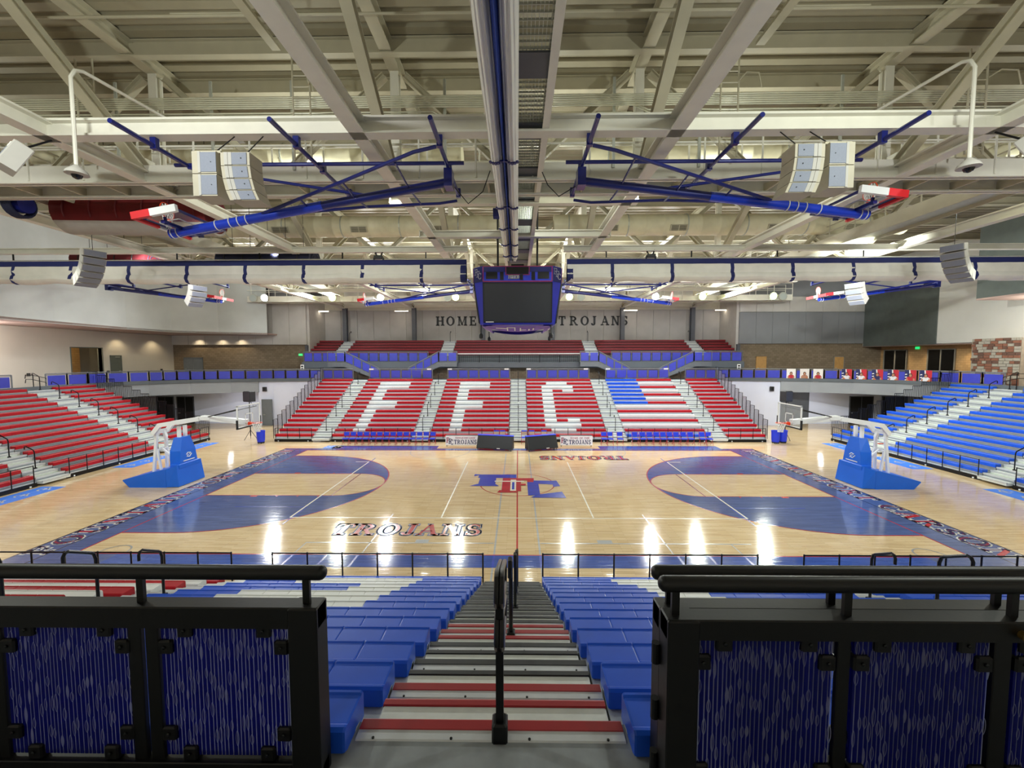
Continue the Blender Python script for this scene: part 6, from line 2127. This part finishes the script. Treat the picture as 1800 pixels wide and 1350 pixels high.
# ---- speakers on stands
for sg, x, wd in ((-1, -20.6, 'left'), (1, 20.3, 'right')):
    t = thing('stand_speaker', 'black loudspeaker on a tall pole in the %s corner' % wd, 'speaker', (x, 11.4, 0), sg*.35)
    MB().bbox(-.36, .36, -.25, .28, 2.95, 3.75, .04).build('cabinet', 'speaker_black', t)
    MB().box(-.33, .33, -.265, -.25, 3.0, 3.7).build('grille', 'screen_dark', t)
    MB().tube((0, 0, .3), (0, 0, 2.95), .035, 8).build('pole', 'rail_black', t)
    MB().path([(.1, 0, 2.96), (.35, 0, 2.75), (.4, 0, 2.6)], .02, 6).build('cable', 'rail_black', t)
    lg = MB().tube((0, 0, .75), (.5, 0, .02), .018, 6).mesh('leg', 'rail_black')
    for a in range(3):
        link('leg', lg, t).rotation_euler = (0, 0, a*2*PI/3+.4)
# ---- posters on the right-hand rail
def poster(px, d, label, kind, seed):
    """printed portrait poster hung on the curved rail at parameter d along it"""
    pts = [Vector(p) for p in cr]
    # walk the rail until the asked x
    best = None
    for a, b in zip(pts[:-1], pts[1:]):
        lo, hi = sorted((a.x, b.x))
        if lo <= px <= hi:
            k = (px-a.x)/(b.x-a.x)
            best = (a.lerp(b, k), (b-a).normalized())
            break
    if best is None: return
    c, dr = best
    ang = math.atan2(dr.y, dr.x)
    if math.cos(ang) < 0: ang += PI
    t = thing('poster', label, 'poster', (c.x, c.y, CZ), ang, 'posters on the right guardrail')
    r = random.Random(seed)
    y = -.06
    w_, z0, z1 = .36, -.06, 1.1
    MB().bbox(-w_, w_, y-.02, y, z0, z1, .004).build('sheet', 'poster_white', t)
    def disc(cx, cz, rx, rz_, mt, nm, o):
        n = 14
        vs = [(cx+rx*math.cos(2*PI*i/n), y-o, cz+rz_*math.sin(2*PI*i/n)) for i in range(n)]
        MB().add(vs, [tuple(range(n))]).build(nm, mt, t)
    def quad(p, mt, nm, o): MB().add([(q[0], y-o, q[1]) for q in p], [tuple(range(len(p)))]).build(nm, mt, t)
    if kind == 'colour':
        quad([(-w_, z0), (.0, z0), (-.1, z1), (-w_, z1)], 'jersey_navy', 'print_block', .0225)
        quad([(.06, z0+.3), (w_, z0+.1), (w_, z1), (-.02, z1)], 'jersey_red', 'print_block', .0225)
        for k in range(4):
            zz = z0+.1+k*.22
            quad([(-w_+.02, zz), (-.2, zz+.03), (-.22, zz+.1), (-w_+.02, zz+.08)], 'poster_white', 'print_block', .023)
    j = ['jersey_white', 'jersey_white', 'jersey_navy', 'jersey_white', 'jersey_red', 'jersey_white'][seed % 6] if kind == 'colour' else ['jersey_red', 'skin', 'jersey_red'][seed % 3]
    quad([(-.2, z0+.1), (.2, z0+.1), (.26, z0+.5), (.14, z0+.62), (-.14, z0+.62), (-.26, z0+.5)], j, 'printed_jersey', .0240)
    quad([(-.28, z0+.2), (-.18, z0+.15), (-.16, z0+.5), (-.27, z0+.48)], 'skin', 'printed_arm', .0245)
    quad([(.28, z0+.2), (.18, z0+.15), (.16, z0+.5), (.27, z0+.48)], 'skin', 'printed_arm', .0245)
    disc(0, z0+.74, .12, .16, 'hair_dark', 'printed_hair', .0250)
    disc(0, z0+.72, .085, .12, 'skin', 'printed_face', .0255)
    disc(.16*(1 if seed % 2 else -1), z0+.3, .09, .09, 'ball_orange', 'printed_ball', .0258)
for i, (x, lab) in enumerate(((24.73, 'white portrait poster, first from the left on the right rail'), (25.75, 'white portrait poster, second from the left on the right rail'), (26.72, 'white portrait poster, third from the left on the right rail'))):
    poster(x, 0, lab, 'white', i)
for i, x in enumerate((28.59, 29.44, 30.25, 31.02, 31.61, 32.06)):
    poster(x, 0, ('colourful player poster, %s of the six on the right rail' % ORD[i]), 'colour', i)
# ---- small wall fittings
for loc, lab in (((-35.95, 9.9, 5.0), 'small black box on the cream left wall near its left end'), ((-35.95, 16.0, 5.0), 'small black box on the cream left wall between doorway and door'), ((-35.95, 21.6, 5.0), 'small black box on the cream left wall near the brick recess')):
    tag(MB().bbox(loc[0], loc[0]+.08, loc[1]-.1, loc[1]+.1, loc[2], loc[2]+.2, .01).build('wall_box', 'speaker_black'), lab, 'box')
tag(MB().bbox(-23.6, -23.3, 18.05, 18.3, 3.2, 3.6, .02).build('wall_horn', 'speaker_black'), 'small black horn speaker on the white lower wall, left corner', 'speaker')
tag(MB().bbox(23.1, 23.4, 18.1, 18.36, 3.2, 3.6, .02).build('wall_horn', 'speaker_black'), 'small black horn speaker on the white lower wall, right corner', 'speaker')
for x, lab in ((-20.3, 'small white notice frame by the left balcony end'), (20.6, 'small white notice frame by the right balcony end')):
    t = thing('notice_frame', lab, 'sign', (x, 19.02, CZ+1.0))
    MB().bbox(-.16, .16, -.02, .02, 0, .5, .006).build('frame', 'letter_white', t)
    MB().box(-.1, .1, -.03, -.02, .08, .2).box(-.1, .1, -.03, -.02, .28, .42).build('print', 'speaker_black', t)
# blue end of a hose reel at the left edge
t = thing('hose_reel', 'blue coiled cable reel hanging at the left edge of the roof', 'reel', (-17.6, -5.8, 11.7))
for k in range(5):
    MB().path([(.06*k, .42*math.cos(2*PI*i/20), .42*math.sin(2*PI*i/20)) for i in range(20)], .05, 6, True).build('coil', 'canvas_navy', t)
MB().tube((-.1, 0, 0), (.4, 0, 0), .3, 14).build('drum', 'board_navy', t)
